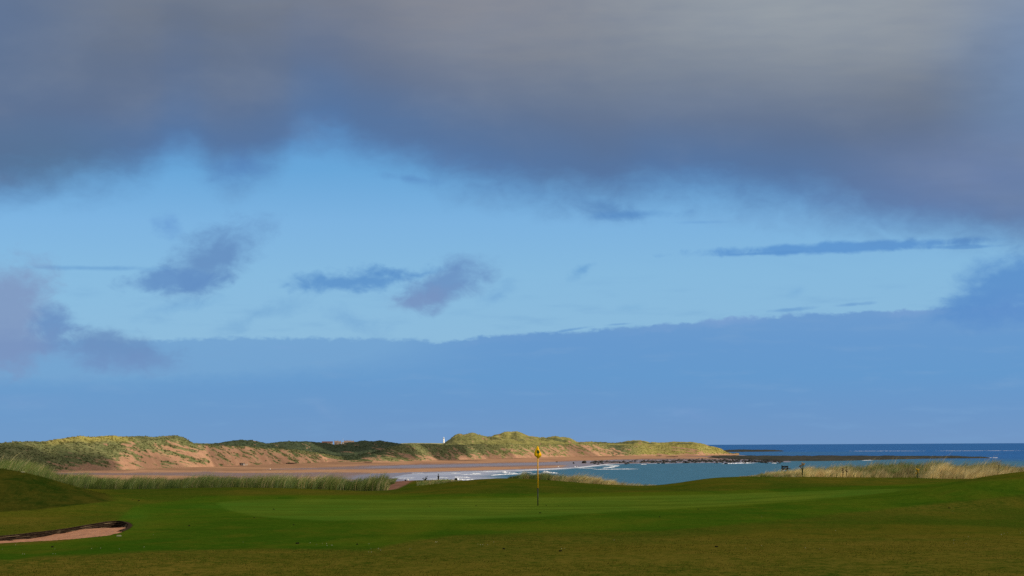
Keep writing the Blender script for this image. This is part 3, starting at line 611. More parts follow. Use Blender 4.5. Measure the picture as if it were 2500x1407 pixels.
segm(ZD, ZB, DA + .35 * gap, DB, 56, 1.5, 2, lambda t: t ** .9)
segm(ZB, ZE, DB, DE, 20, 2, 3, lambda t: t * t * (3 - 2 * t))
D = np.array([r[0] for r in rows]); Z = np.array([r[1] for r in rows]); H = np.array([r[2] for r in rows]); X = (dpx[None] - 1250) / FPX * D
PXD = np.repeat(dpx[None], len(D), 0); ARC = np.repeat(arc[None], len(D), 0)
up = Z - 2.6; sk = ARC + up * 3.4
patch = .6 * fbm(sk / 7.0, up / 3.4 + ARC / 60, 4, 51, .6) + .4 * fbm(sk / 3.0, up / 1.5, 3, 57)
cov = np.zeros_like(Z)
hi = np.clip(H, 0, 1)
for j in range(len(COVH) - 1):
    a = np.interp(PXD, COVX, COV[:, j]); b = np.interp(PXD, COVX, COV[:, j + 1]); t = (hi - COVH[j]) / (COVH[j + 1] - COVH[j]); mk = (t >= 0) & (t <= 1.0001); cov[mk] = (a + (b - a) * np.clip(t, 0, 1))[mk]
cov = np.where(H > 1, 1.0, cov); cov = np.where(H < 0, 0, cov)
veg = sst(patch * 2.2 + (cov - .42) * 1.25, -.10, .12)
blow = np.exp(-((PXD - 1247) / 9) ** 2 - ((Z - (ZB[None] - 4)) / 4) ** 2) * (H > 1.5); sandB = sst(fbm(X / 24, Z / 4, 4, 61), .30, .42) * (H > 1.5) * sst(PXD, 1180, 1220) * sst(PXD, 1500, 1400) * .4
veg = np.clip(veg - sandB, 0, 1)
gully = np.abs(fbm((ARC + up * 1.6) / 17, up / 26, 3, 71)) - .18
face = np.clip(H * 6, 0, 1) * np.clip((1.02 - H) * 8, 0, 1)
Z = Z + (2.2 * gully + .6 * fbm(sk / 5, up / 3, 4, 73)) * face
backm = np.clip((H - 1.02) * 6, 0, 1) * np.clip((2.4 - H) * 3, 0, 1) * np.where(np.abs(H - 2) < .06, .25, 1)
ridg = .5 - np.abs(fbm((X + .35 * (D - 2000)) / 42, (D - .3 * X) / 120, 4, 81)) * 1.6
Z = Z + backm * (np.interp(PXD, [0, 480, 1000, 1085, 1130, 1400, 1600, 1800], [1.5, 2.5, 2.5, 3, 9, 8, 4, .5]) * (ridg - .25) + .9 * fbm(X / 6, D / 14, 4, 83))
Z = Z + veg * .8 * np.abs(fbm(sk / 3.0, up / 1.5, 3, 91)) * np.clip(H * 8, 0, 1) - 4 * blow
dark = np.clip(sst(PXD, 470, 540) * sst(PXD, 1010, 960) * (H > 1.15) + sst(PXD, 826, 845) * sst(PXD, 985, 900) * (hi > .3) * (H <= 1.15) + .8 * sst(PXD, 1545, 1500) * sst(PXD, 1470, 1500) * (H < 1.1)
               + .55 * sst(fbm(X / 30, D / 60, 3, 95), .12, .3) * (H > 1.1) * sst(PXD, 1240, 1300), 0, 1)
sunlit_gold = np.clip(sst(PXD, 90, 150) * sst(PXD, 345, 285) * sst(H, .72, .92) * (H < 1.6) + .55 * sst(PXD, 1530, 1580) + .35 * sst(PXD, 1080, 1110) * (H > 1.4) + .25 * sst(PXD, 1150, 1250), 0, 1) * (1 - dark)  # sunlight on the crest and headland put into the grass colour
npmesh('dune_hills', np.stack([X, D, Z], -1).reshape(-1, 3), gridfaces(len(D), len(dpx)), DUNE, {'veg': veg.ravel(), 'dark': dark.ravel(), 'sunlit_gold': sunlit_gold.ravel()})['kind'] = 'structure'
DUNEV = (X, D, Z, veg, dark, sunlit_gold, H)

# flat farmland far behind the dunes
fp = np.arange(440, 1200, 3.0); fd = np.array([4600., 4900, 5300, 5800, 6400, 7400]); crest = interp([(440, 1090), (480, 1085.5), (505, 1081.2), (520, 1084.5), (560, 1086), (640, 1089), (770, 1086), (860, 1086), (960, 1083), (1000, 1080.7), (1040, 1081.3), (1085, 1081.6), (1120, 1084), (1200, 1088)], fp)
X = (fp[None] - 1250) / FPX * fd[:, None]; Dm = np.repeat(fd[:, None], len(fp), 1); top = zof(fp, crest + .35 * fbm(fp / 4, fp * 0, 3, 3), 6000.0)
Z = np.stack([top * 0 + 2, top * .45 + 6, top * .8, top * .95, top * .95, top * .1])
FARM = plain('farmland', (.30, .27, .10), .95, .35, .012, .05)
npmesh('farmland', np.stack([X, Dm, Z], -1).reshape(-1, 3), gridfaces(len(fd), len(fp)), FARM)['kind'] = 'structure'

# ------------------------------------------------------------------ unseen clouds added towards the sun, shaped to shade course and parts of dunes
def blockermat(name, lo_, hi_, size):
    """skin of the added clouds: scatters light and lets part of the sun through (lo_..hi_ per surface)"""
    m = bpy.data.materials.new(name); m.use_nodes = True; m.node_tree.nodes.clear(); k = NT(m.node_tree)
    d = k.new('ShaderNodeBsdfDiffuse'); t = k.new('ShaderNodeBsdfTranslucent'); a = k.new('ShaderNodeMixShader'); a.inputs[0].default_value = .6
    for q in (d, t): q.inputs[0].default_value = (.92, .92, .93, 1)
    tr = k.new('ShaderNodeBsdfTransparent'); b = k.new('ShaderNodeMixShader'); k.put(b.inputs[0], k.sstep(k.noise(pos(k), 1.0 / size, 3, .5), .35, .65, lo_, hi_))
    k.l.new(d.outputs[0], a.inputs[1]); k.l.new(t.outputs[0], a.inputs[2]); k.l.new(a.outputs[0], b.inputs[1]); k.l.new(tr.outputs[0], b.inputs[2])
    k.l.new(b.outputs[0], k.new('ShaderNodeOutputMaterial').inputs[0]); return m
def clouds():
    ALT = 520.0
    def bank(name, m, spots):
        bm = bmesh.new()
        for x, y, z, rx, ry, th, seed in spots:
            t = (ALT - z) / SUN.z; c = (x + SUN.x * t, y + SUN.y * t, ALT); r = bmesh.ops.create_icosphere(bm, subdivisions=5, radius=1.0)
            for v in r['verts']:
                p = v.co.normalized(); k = 1 + .32 * float(fbm(p.x * 2.2 + seed * 3.3, p.y * 2.2 + p.z, 4, seed)); q = Matrix.Rotation(.2, 3, 'Z') @ Vector((p.x * rx * k, p.y * ry * k, 0))
                v.co = Vector((c[0] + q.x, c[1] + q.y, c[2] + p.z * th * (k if p.z > 0 else .5)))
        bmobj(name, bm, m, smooth=True)['kind'] = 'structure'
    g = lambda q: [((px - 1250) / FPX * d, d, z, rx, ry, 14, sd_) for px, d, rx, ry, sd_, z in q]
    bank('thin_sun_blocker', blockermat('thin_blocker_skin', .48, .80, 30.0), [(0, 60, 16, 560, 520, 70, 1)])
    bank('dense_sun_blocker', blockermat('dense_blocker_skin', .0, .2, 60.0), g([(-330, 1150, 75, 90, 6, 12), (-90, 1250, 50, 75, 5, 12), (20, 1325, 34, 62, 15, 12), (120, 1346, 30, 32, 19, 9), (205, 1388, 24, 28, 20, 8), (258, 1414, 15, 24, 21, 6), (700, 2380, 130, 130, 7, 20), (560, 2250, 90, 90, 8, 18), (880, 2330, 120, 120, 9, 14), (1010, 2280, 60, 90, 10, 10), (900, 2120, 55, 50, 12, 8), (1110, 2200, 40, 36, 13, 6)]))
    bank('fraying_sun_blocker', blockermat('fraying_blocker_skin', .62, .80, 60.0), g([(620, 1720, 75, 110, 22, 8), (800, 1900, 70, 90, 23, 8), (520, 1500, 60, 60, 24, 4), (1180, 2420, 60, 70, 25, 8), (1440, 2760, 55, 60, 26, 8)]))
clouds()

# ------------------------------------------------------------------ bunker with its stacked turf face
BSAND = mat('bunker_sand', lambda k, b: (k.put(b.inputs['Base Color'], k.mix(k.sstep(k.noise(pos(k), 4.0, 5, .65), .35, .65), (.38, .165, .080, 1), (.50, .228, .112, 1))), setattr(b.inputs['Roughness'], 'default_value', .95),
                                        k.put(b.inputs['Normal'], k.bump(k.noise(pos(k), 5.0, 4, .6), .8, .12))))
SOD = mat('stacked_sod', lambda k, b: (k.put(b.inputs['Base Color'], k.mix(k.attr('lip'), k.mix(k.sstep(k.noise(scaled(k, 1, 1, 3), 9.0, 4, .65), .35, .7), (.026, .017, .012, 1), (.075, .050, .032, 1)), (.24, .17, .10, 1))), setattr(b.inputs['Roughness'], 'default_value', 1.0), setattr(b.inputs['Specular IOR Level'], 'default_value', 0.0),
                                       k.put(b.inputs['Normal'], k.bump(k.noise(pos(k), 14.0, 4, .6), .7, .03))))
def bunker():
    root = empty('sand_bunker', onground(160, 47.5, -.3))
    tag(root, 'long narrow bunker with pink sand and a dark stacked turf back wall', 'bunker')
    L = np.array(root.location); c = BUNK.mean(0)
    # sand: a fan of rings inside the rim, low at the back wall, level with the grass along the front
    Pn = len(BUNK); v, f = [], []
    gz = ground(BUNK[:, 0], BUNK[:, 1], True)
    # spine of the hollow: sand height depends on the distance from the front edge
    spine = [((px - 1250) / FPX * d, d) for px, d in [(-420, 35), (-200, 40.3), (0, 44.3), (100, 46), (200, 48.5), (260, 51), (300, 53)]]
    nr = 26
    for i in range(Pn):
        b = BUNK[i]; sp = np.array(spine); e = []
        best, q = 1e9, None
        for a0, a1 in zip(sp[:-1], sp[1:]):
            w = a1 - a0; t = np.clip((b - a0) @ w / (w @ w), 0, 1); h = a0 + w * t; dd = np.hypot(*(b - h))
            if dd < best: best, q = dd, h
        for k in range(nr):
            t = k / (nr - 1); p = b + (q - b) * t + (b - q) / best * .06 * (1 - t); v.append((p[0], p[1], 0))
    v = np.array(v); x, y = v[:, 0], v[:, 1]
    fr = BUNK[np.argsort(BUNK[:, 0])]
    low = np.array([(px, d) for px, d in [(-420, 33), (-200, 38.5), (0, 42.2), (100, 43.4), (200, 45), (270, 46.8), (305, 49), (326, 52)]]); low = np.stack([(low[:, 0] - 1250) / FPX * low[:, 1], low[:, 1]], 1)
    dfr = segdist(x, y, low); zz = ground(x, y, True)
    v[:, 2] = zz - .03 - np.interp(pxof(x, y), [0, 160, 280], [.12, .19, .28]) * sst(dfr, .0, 4.0) + .035 * fbm(x / .5, y / .8, 3, 4) + .03 * fbm(x / 1.6, y / 2, 2, 14)
    for i in range(Pn):
        j = (i + 1) % Pn
        for k in range(nr - 1): f.append((i * nr + k, j * nr + k, j * nr + k + 1, i * nr + k + 1))
    npmesh('sand', v - L, f, BSAND, parent=root)
    # the face: courses of turf, each a slightly proud ledge, along the back of the outline
    back = smooth_closed([((px - 1250) / FPX * d, d) for px, d in [(-420, 37), (-200, 42.5), (0, 46.6), (80, 48.6), (160, 51), (230, 54), (270, 55.8), (300, 56), (322, 54.5), (326, 52), (312, 49.6), (300, 48.9)]], 0)
    pts = []
    for a, b in zip(back[:-1], back[1:]):
        m_ = max(2, int(np.hypot(*(b - a)) / .05)); pts += [a + (b - a) * t / m_ for t in range(m_)]
    pts = np.array(pts); ker = np.ones(25) / 25
    pts = np.stack([np.convolve(np.pad(pts[:, k], 12, 'edge'), ker, 'valid') for k in (0, 1)], 1)
    tn = np.gradient(pts, axis=0); tn /= np.hypot(tn[:, 0], tn[:, 1])[:, None] + 1e-9; nrm = np.stack([tn[:, 1], -tn[:, 0]], 1)   # towards the sand
    s = np.concatenate(([0], np.cumsum(np.hypot(*np.diff(pts, axis=0).T)))); topz = ground(pts[:, 0], pts[:, 1], True)
    H = np.interp(np.arange(len(s)), [0, len(s) * .45, len(s) * .75, len(s) * .86, len(s) * .95, len(s)], [.15, .21, .28, .30, .20, .05]); n_c = 6
    prof = []
    for cidx in range(n_c):
        for a, o_, lip in ((0.0, .035, 1), (.18, .06, .7), (.45, .05, 0), (.75, .012, 0), (.95, .0, 0)): prof.append(((cidx + a) / n_c, o_, lip, cidx))
    prof.append((1.15, .02, 0, 5)); V_, lipv = [], []
    for a, o_, lip, cidx in prof:
        jit = .022 * fbm(s / .35, s * 0 + cidx * 3.7, 3, 60 + cidx); wav = .012 * fbm(s / 1.1, s * 0 + cidx * 2.1, 3, 70 + cidx)
        off = .05 + .10 * a + o_ * (.5 + 1.0 * np.clip(.5 + fbm(s / .5, s * 0 + cidx * 5.1, 3, 80), 0, 1.5)) + jit
        V_.append(np.stack([pts[:, 0] + nrm[:, 0] * off, pts[:, 1] + nrm[:, 1] * off, topz + .012 - H * a + wav * (a > 0)], 1))
        lipv.append(lip * np.clip(fbm(s / .6, s * 0 + cidx * 4.3, 3, 90) * 3.0 - .1, 0, 1) * (cidx > 0))
    first = np.stack([pts[:, 0] - nrm[:, 0] * .06, pts[:, 1] - nrm[:, 1] * .06, topz - .02], 1)
    V_ = np.array([first] + V_); lipv = np.array([lipv[0] * 0] + lipv)
    npmesh('turf_wall', V_.reshape(-1, 3) - L, gridfaces(len(V_), len(s)), SOD, {'lip': lipv.ravel()}, parent=root)
bunker()

# ------------------------------------------------------------------ flagstick
YEL = plain('yellow_paint', (.86, .43, .010), .5, .05, 4, .3); BLK = plain('black_paint', (.012, .012, .012), .5, .1, 4, .3)
CLOTH = plain('yellow_cloth', (.92, .49, .008), .85, .07, 9, .02); CREST = plain('green_print', (.045, .090, .030), .85, .25, 25, .1)
def flag():
    base = onground(1310, 73.4); root = empty('golf_flag', base)
    tag(root, 'yellow golf flag with dark green round crest on a yellow and black pole', 'golf flag')
    top = 2.13; lean = .012
    bm = bmesh.new(); add_tube(bm, [(0, 0, -.1), (lean * .3, 0, .63)], .019, 10); bmobj('lower_pole', bm, BLK, root, True)
    bm = bmesh.new(); add_tube(bm, [(lean * .3, 0, .632), (lean, 0, top - .02)], .020, 10); bmobj('upper_pole', bm, YEL, root, True)
    # cloth blown round the pole towards the viewer, hanging in a pear shape with folds
    prof = [(0, .006, .006), (-.05, .030, .03), (-.10, .052, .05), (-.16, .076, .075), (-.22, .098, .09), (-.27, .110, .10), (-.31, .122, .105), (-.345, .118, .10), (-.38, .095, .08), (-.41, .060, .05), (-.435, .032, .03), (-.45, .010, .010)]
    zs = np.array([p[0] for p in prof]); ws = np.array([p[1] for p in prof]); dsx = np.array([p[2] for p in prof])
    def surf(z, a, lift=0.0):
        w = np.interp(z, zs[::-1], ws[::-1]); dpt = np.interp(z, zs[::-1], dsx[::-1])
        fold = 1 + .10 * math.sin(3 * a + 9 * z) + .07 * math.sin(7 * a - 14 * z) * (z < -.2) - .22 * math.exp(-((a + 2.15) / .18) ** 2) * (z < -.17)
        skew = .012 * math.sin(8 * z)
        return Vector(((w + lift) * fold * math.cos(a) + skew + .018 * (z / -.45) + .008, -.02 + (dpt + lift) * fold * math.sin(a) * 1.05, top + z))
    bm = bmesh.new(); rings = []; N = 48
    for z in np.linspace(0, -.45, 40): rings.append([bm.verts.new(surf(z, 2 * math.pi * k / N)) for k in range(N)])
    for a, b in zip(rings, rings[1:]):
        for k in range(N): bm.faces.new((b[k], b[(k + 1) % N], a[(k + 1) % N], a[k]))
    bm.faces.new(rings[0]); bm.faces.new(rings[-1][::-1])
    fl = bmobj('flag', bm, CLOTH, root, True)
    bm = bmesh.new(); cz, ca, rr = -.212, -math.pi / 2 + .06, .062; cen = bm.verts.new(surf(cz, ca, .004)); prev = None
    for k in range(1, 7):
        ring = []
        for j in range(28):
            t = 2 * math.pi * j / 28; r = rr * k / 6; ring.append(bm.verts.new(surf(cz + r * math.sin(t), ca + r * math.cos(t) / .098, .004)))
        for j in range(28):
            if prev is None: bm.faces.new((cen, ring[j], ring[(j + 1) % 28]))
            else: bm.faces.new((prev[j], ring[j], ring[(j + 1) % 28], prev[(j + 1) % 28]))
        prev = ring
    bmobj('crest', bm, CREST, fl, True)
flag()

# ------------------------------------------------------------------ marram grass
def blades(name, x, y, h, lean, col, width, label, sink=.03, dirx=1.0, spread=.75):
    """curved, tapering blades bent by the wind; one mesh"""
    N = len(x); z = ground(x, y) - sink; th = rng.uniform(0, 2 * math.pi, N); az = rng.normal(0, spread, N) + (0 if dirx > 0 else math.pi); lx = np.cos(az) * lean; ly = np.sin(az) * lean
    t = np.array([0, .38, .72, 1.0]); wv = np.array([1.0, .85, .5, 0])
    bx = x[:, None] + (lx * h)[:, None] * (t ** 1.9)[None]; by = y[:, None] + (ly * h)[:, None] * (t ** 1.9)[None]
    bz = z[:, None] + h[:, None] * (t - .32 * np.clip(lean, 0, 1.2)[:, None] * t ** 3)
    ox = (np.cos(th) * width)[:, None] * wv[None] * .5; oy = (np.sin(th) * width)[:, None] * wv[None] * .5
    Lp = np.stack([bx - ox, by - oy, bz], -1); Rp = np.stack([bx + ox, by + oy, bz], -1)
    V = np.concatenate([np.stack([Lp[:, 0], Rp[:, 0], Lp[:, 1], Rp[:, 1], Lp[:, 2], Rp[:, 2], Lp[:, 3]], 1)], 0)   # (N,7,3)
    i = np.arange(N)[:, None] * 7
    F = np.concatenate([i + np.array([[0, 1, 3, 2]]), i + np.array([[2, 3, 5, 4]]), i + np.array([[4, 5, 6]])], 1).ravel()
    cn = np.tile(np.array([4, 4, 3], np.int32), N)
    cc = np.concatenate([np.repeat(col[:, None, :], 7, 1), np.ones((N, 7, 1))], -1).reshape(-1, 4)
    return tag(npmesh(name, V.reshape(-1, 3), F, BLADE, {'tone': cc}, False, counts=cn), label, 'grass', kind='stuff')
GREENS = np.array([(.16, .215, .045), (.20, .25, .06), (.11, .17, .04), (.25, .28, .08), (.17, .22, .07)]); STRAW = np.array([(.58, .46, .20), (.50, .38, .16), (.64, .52, .25), (.44, .33, .14)]); DEAD = np.array([(.075, .055, .03), (.11, .08, .045)])
def tones(N, straw, dead):
    c = GREENS[rng.integers(0, 5, N)]; s = rng.random(N) < straw; c = np.where(s[:, None], STRAW[rng.integers(0, 4, N)], c); d = rng.random(N) < dead
    c = np.where(d[:, None], DEAD[rng.integers(0, 2, N)], c); return c * rng.uniform(.75, 1.25, (N, 1))
def marram(name, N, pxr, fd0, fd1, hfun, strawf, label, dens=None, width=(.010, .020), lean=(.15, .75)):
    px = rng.uniform(*pxr, N * 2); u = rng.random(N * 2); d = fd0(px) + (fd1(px) - fd0(px)) * u; x = (px - 1250) / FPX * d
    cl = fbm(x / 1.3, d / 2.2, 3, 101); big = fbm(x / 4.0, d / 7, 3, 105)
    p = np.clip(.55 + .9 * cl, .06, 1) * (dens(px, u) if dens else 1); keep = rng.random(N * 2) < p; px, d, x, cl, big, u = (q[keep][:N] for q in (px, d, x, cl, big, u)); M = len(px)
    cx = np.floor(x / .24 + .5 * np.floor(d / .42)).astype(np.int64); cy = np.floor(d / .42).astype(np.int64); t1, t2, t3, t4 = (_h(cx, cy, q) for q in (1, 2, 3, 4))
    h = hfun(px, u) * (.55 + .55 * np.clip(.5 + 1.1 * cl, 0, 1.1) + .6 * np.clip(big, -.6, .8)) * (.78 + .4 * t1) * rng.uniform(.6, 1.1, M)
    tall = rng.random(M) < .03; h = np.where(tall, h * 1.4, h); lean0 = .3 * np.clip(cl + big, -.5, .8) + .35 * (t2 - .5)
    st = np.clip(strawf(px, u) + .5 * big, .02, .97); gi = (t3 * 4.999).astype(int); straw = (.75 * t4 + .25 * rng.random(M)) < st
    c = np.where(straw[:, None], STRAW[(t1 * 3.999).astype(int)], GREENS[gi]); dd = (.7 * t2 + .3 * rng.random(M)) < np.clip(.10 - .6 * big * (cl < 0), 0, .5); c = np.where(dd[:, None], DEAD[rng.integers(0, 2, M)] * 1.3, c)
    c = np.where(tall[:, None], STRAW[2][None] * .9, c) * (.62 + .75 * np.clip(.4 + cl + .9 * big, 0, 1.2))[:, None] * (.72 + .56 * t3)[:, None] * rng.uniform(.85, 1.15, (M, 1))
    blades(name, x, d, np.maximum(h, .08), np.clip(rng.uniform(*lean, M) * .6 + .4 * (lean[0] + (lean[1] - lean[0]) * t4) + lean0, .05, 1.2), c, rng.uniform(*width, M), label, spread=.45)
I = lambda xs, ys: (lambda p: np.interp(p, xs, ys))
marram('marram_grass', 105000, (-420, 946), I([-400, 0, 60, 130, 250, 700, 760, 850, 946], [100, 108, 110, 108, 107.5, 107.5, 107.5, 107.0, 106.5]), I([-400, 0, 130, 250, 700, 930, 946], [132, 132, 130, 124, 122, 122, 118]),
       lambda p, u: np.interp(p, [-400, 0, 90, 130, 170, 400, 500, 640, 700, 750, 800, 850, 925, 940, 946], [.9, .95, .85, .60, .70, .78, .86, .85, .74, .70, .92, .85, 1.08, .9, .4]), lambda p, u: np.interp(p, [0, 400, 800, 946], [.02, .05, .16, .24]) - .10 * u,
       'tall green marram grass along the left edge of the course, above the beach')
marram('marram_grass', 16000, (1236, 1500), I([1236, 1300, 1500], [107.5, 108, 109]), I([1236, 1300, 1500], [113, 116, 116]),
       lambda p, u: np.interp(p, [1236, 1256, 1270, 1330, 1380, 1440, 1500], [.25, .45, .62, .68, .64, .55, .35]), lambda p, u: np.interp(p, [1236, 1300, 1400, 1500], [.25, .45, .62, .70]),
       'straw coloured marram clump behind the flag, in front of the sea', lean=(.3, 1.0))
marram('marram_grass', 1500, (1495, 1600), I([1495, 1600], [108, 108]), I([1495, 1600], [114, 112]), lambda p, u: np.interp(p, [1495, 1540, 1600], [.36, .36, .15]), lambda p, u: .8 + 0 * p,
       'thin scattered straw grass stalks in front of the bay, right of the flag', lean=(.3, 1.0), width=(.008, .014))
marram('marram_grass', 90000, (1800, 3000), I([1800, 1900, 2000, 2300, 2500, 3000], [108.5, 107, 107, 107, 108, 108]), I([1800, 1860, 2000, 2300, 2500, 3000], [112, 118, 128, 130, 130, 130]),
       lambda p, u: np.interp(p, [1800, 1850, 1895, 1960, 2010, 2060, 2120, 2180, 2260, 2310, 2360, 2410, 2440, 2500, 3000], [.12, .40, .46, .62, .70, .80, .82, .92, .95, .80, .84, .92, .68, .64, .7]) * (.55 + .5 * np.clip(u * 2.2, 0, 1)), lambda p, u: np.interp(p, [1800, 2000, 2200, 2500], [.45, .45, .55, .66]) + .22 - .55 * u,
       'straw and green marram grass bank on the right, in front of the open sea')
marram('marram_grass', 5000, (1015, 1125), I([1015, 1125], [112, 112]), I([1015, 1125], [121, 119]), lambda p, u: .17 + 0 * p, lambda p, u: .35 + 0 * p, 'short tufty grass beside the red earth path', lean=(.2, .8))
marram('marram_grass', 1800, (925, 962), I([925, 962], [116, 120]), I([925, 962], [124, 126]), lambda p, u: .4 + 0 * p, lambda p, u: .02 + 0 * p, 'low dark green bushy growth at the top of the red earth path', lean=(.3, 1.0))

# short tufts that roughen the turf of the banks and the near rough
def short_grass():
    N = 150000; u = rng.random(N); d = 24 * (112 / 24) ** u; px = rng.uniform(-60, 2560, N); x = (px - 1250) / FPX * d; z = ground(x, d, True); py = imgrow(x, d, z)
    fb2 = np.interp(px, [-900, 30, 250, 400, 640, 900, 1000, 1100, 1300, 1600, 1900, 2100, 2350, 2500], [1368, 1368, 1352, 1343, 1339, 1340, 1322, 1308, 1298, 1296, 1268, 1248, 1222, 1205])
    ft2 = np.interp(px, [-900, 0, 150, 250, 330, 400, 500, 700, 900, 1100, 1300, 1500, 1700, 1900, 2200, 2400, 2500], [1334, 1330, 1320, 1300, 1235, 1225, 1212, 1207, 1207, 1205, 1203, 1202, 1199, 1194, 1182, 1172, 1168])
    ins = inpoly(x, d, BUNK); k = ((py > fb2) | (py < ft2)) & ~ins & (segdist(x, d, BUNK, True) > .15); k &= rng.random(N) < np.clip(.5 + 1.4 * fbm(x / 1.2, d / 2.5, 3, 121), .05, 1); k &= ~inpoly(x, d, smooth_closed(barep))
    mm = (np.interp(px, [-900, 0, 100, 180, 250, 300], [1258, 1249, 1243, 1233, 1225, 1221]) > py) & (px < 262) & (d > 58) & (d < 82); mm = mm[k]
    x, d = x[k], d[k]; M = len(x); c = np.array([(.105, .115, .010), (.075, .105, .008), (.150, .125, .016), (.120, .100, .012)])[rng.integers(0, 4, M)] * rng.uniform(.7, 1.2, (M, 1))
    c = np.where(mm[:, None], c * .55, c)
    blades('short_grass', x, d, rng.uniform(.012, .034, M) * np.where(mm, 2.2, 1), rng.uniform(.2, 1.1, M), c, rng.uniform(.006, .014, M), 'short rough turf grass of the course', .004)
short_grass()

# grass tussocks on the far dunes
def tussocks():
    Xd, Dd, Zd, vg, dk, gd, Hh = DUNEV; flat = np.flatnonzero((Hh.ravel() > .03) & (Hh.ravel() < 2.05)); w = (vg.ravel()[flat] > .55).astype(float) * np.where(Hh.ravel()[flat] < 1.02, 1.6, .8); w /= w.sum()
    N = 15000; pick = rng.choice(flat, N, p=w); B = 5; x = np.repeat(Xd.ravel()[pick], B) + rng.normal(0, .5, N * B); y = np.repeat(Dd.ravel()[pick], B) + rng.normal(0, .6, N * B); z = np.repeat(Zd.ravel()[pick], B)
    h = np.repeat(rng.uniform(.3, .8, N), B) * rng.uniform(.6, 1.1, N * B); wd = rng.uniform(.25, .6, N * B); th = rng.uniform(0, math.pi, N * B); ln = rng.normal(.25, .3, N * B) * h
    V = np.stack([np.stack([x - np.cos(th) * wd, y - np.sin(th) * wd, z - .25], -1), np.stack([x + np.cos(th) * wd, y + np.sin(th) * wd, z - .25], -1), np.stack([x + ln, y + rng.normal(0, .2, N * B), z + h], -1)], 1)
    base = np.array([(.130, .145, .056), (.165, .165, .070), (.100, .115, .046), (.20, .19, .09)])[rng.integers(0, 4, N)]; D_ = dk.ravel()[pick][:, None]; G_ = gd.ravel()[pick][:, None]
    base = base * (1 - D_) + np.array([[.045, .062, .030]]) * D_; base = base * (1 - G_) + np.array([[.27, .235, .066]]) * G_; base *= rng.uniform(.7, 1.25, (N, 1)); c = np.concatenate([np.repeat(np.repeat(base, B, 0)[:, None], 3, 1), np.ones((N * B, 3, 1))], -1).reshape(-1, 4)
    tag(npmesh('dune_grass', V.reshape(-1, 3), np.arange(N * B * 3).reshape(-1, 3), BLADE, {'tone': c}, False), 'grass tussocks covering the far dunes', 'grass', kind='stuff')
tussocks()

# ------------------------------------------------------------------ plants in the grass
STEM = plain('stem', (.06, .085, .025), .7, .3, 20); LEAF = plain('leaf', (.05, .095, .025), .7, .3, 20); PETAL = plain('petal', (.62, .36, .010), .7, .25, 30); BROWN = plain('dry_stem', (.07, .045, .028), .8, .3, 20); SEED = plain('seed_head', (.17, .115, .055), .8, .3, 20)
def ragwort(px, d, h, spread, nst, label, petal=PETAL, full=True, sd_=1):
    r = random.Random(sd_); root = empty('ragwort_plant', onground(px, d)); tag(root, label, 'plant', 'ragwort plants in the right hand grass')
    tips = []; bm = bmesh.new()
    for i in range(nst):
        a = r.uniform(0, 6.28); q = spread * r.uniform(.25, 1); t = Vector((math.cos(a) * q, math.sin(a) * q, h * (1.0 if i == 0 else r.uniform(.55, 1.0)))); add_tube(bm, [(0, 0, -.05), (t.x * .25, t.y * .25, h * .5), t], [.010, .008, .005], 5); tips.append(t)
    bmobj('stem', bm, STEM if full else BROWN, root, True)
    bm = bmesh.new()
    for i in range(int(46 * h / .7)):
        a = r.uniform(0, 6.28); z = h * r.uniform(.12, .82); L = r.uniform(.05, .11); d0 = Vector((math.cos(a), math.sin(a), r.uniform(-.1, .5))); s = Vector((-math.sin(a), math.cos(a), 0)) * L * .28; q_ = tips[r.randrange(len(tips))]; f_ = z / h; p = Vector((q_.x * f_ * .8, q_.y * f_ * .8, z))
        vs = [bm.verts.new(q) for q in (p, p + d0 * L * .5 + s, p + d0 * L, p + d0 * L * .5 - s)]; bm.faces.new(vs)
    bmobj('foliage', bm, LEAF, root)
    for t in tips:
        bm = bmesh.new()
        lump(bm, tuple(t), (.045, .045, .020), r.randint(1, 99), 3, .75)
        bmobj('flower_head', bm, petal, root)
ragwort(1954, 107.0, .72, .15, 12, 'tall bushy ragwort with orange yellow flower heads at the front of the grass', plain('ochre_petal', (.36, .20, .010), .7, .3, 30), sd_=3)
ragwort(2233, 106.6, .48, .10, 7, 'smaller bright yellow ragwort in the middle of the right hand grass', sd_=5)
ragwort(2052, 106.8, .46, .07, 5, 'withered brown ragwort on the left of a faded pair in the grass', SEED, False, 7)
ragwort(2061, 106.5, .52, .05, 4, 'withered thin ragwort on the right of a faded pair in the grass', SEED, False, 8)
def dock(px, d, h, lean, label, cat='plant'):
    root = empty('dead_stalk', onground(px, d)); tag(root, label, cat); r = random.Random(int(px)); bm = bmesh.new()
    pts = [(lean * t ** 1.5, 0, h * t - .05) for t in (0, .3, .6, .85, 1)]; add_tube(bm, pts, [.012, .011, .009, .007, .004], 5); bmobj('stem', bm, BROWN, root, True)
    for k in range(5):
        t = .5 + .5 * k / 5; bm = bmesh.new(); p = Vector((lean * t ** 1.5, 0, h * t)); q = p + Vector((r.uniform(-.12, .14), r.uniform(-.05, .05), r.uniform(.03, .1))); add_tube(bm, [p, q], [.007, .004], 5)
        lump(bm, tuple(q), (.018, .018, .022), k, 1); bmobj('seed_head', bm, SEED if k % 2 else BROWN, root, True)
dock(2427, 106.4, .98, .18, 'single dark dead flower stalk leaning right above the right hand grass')
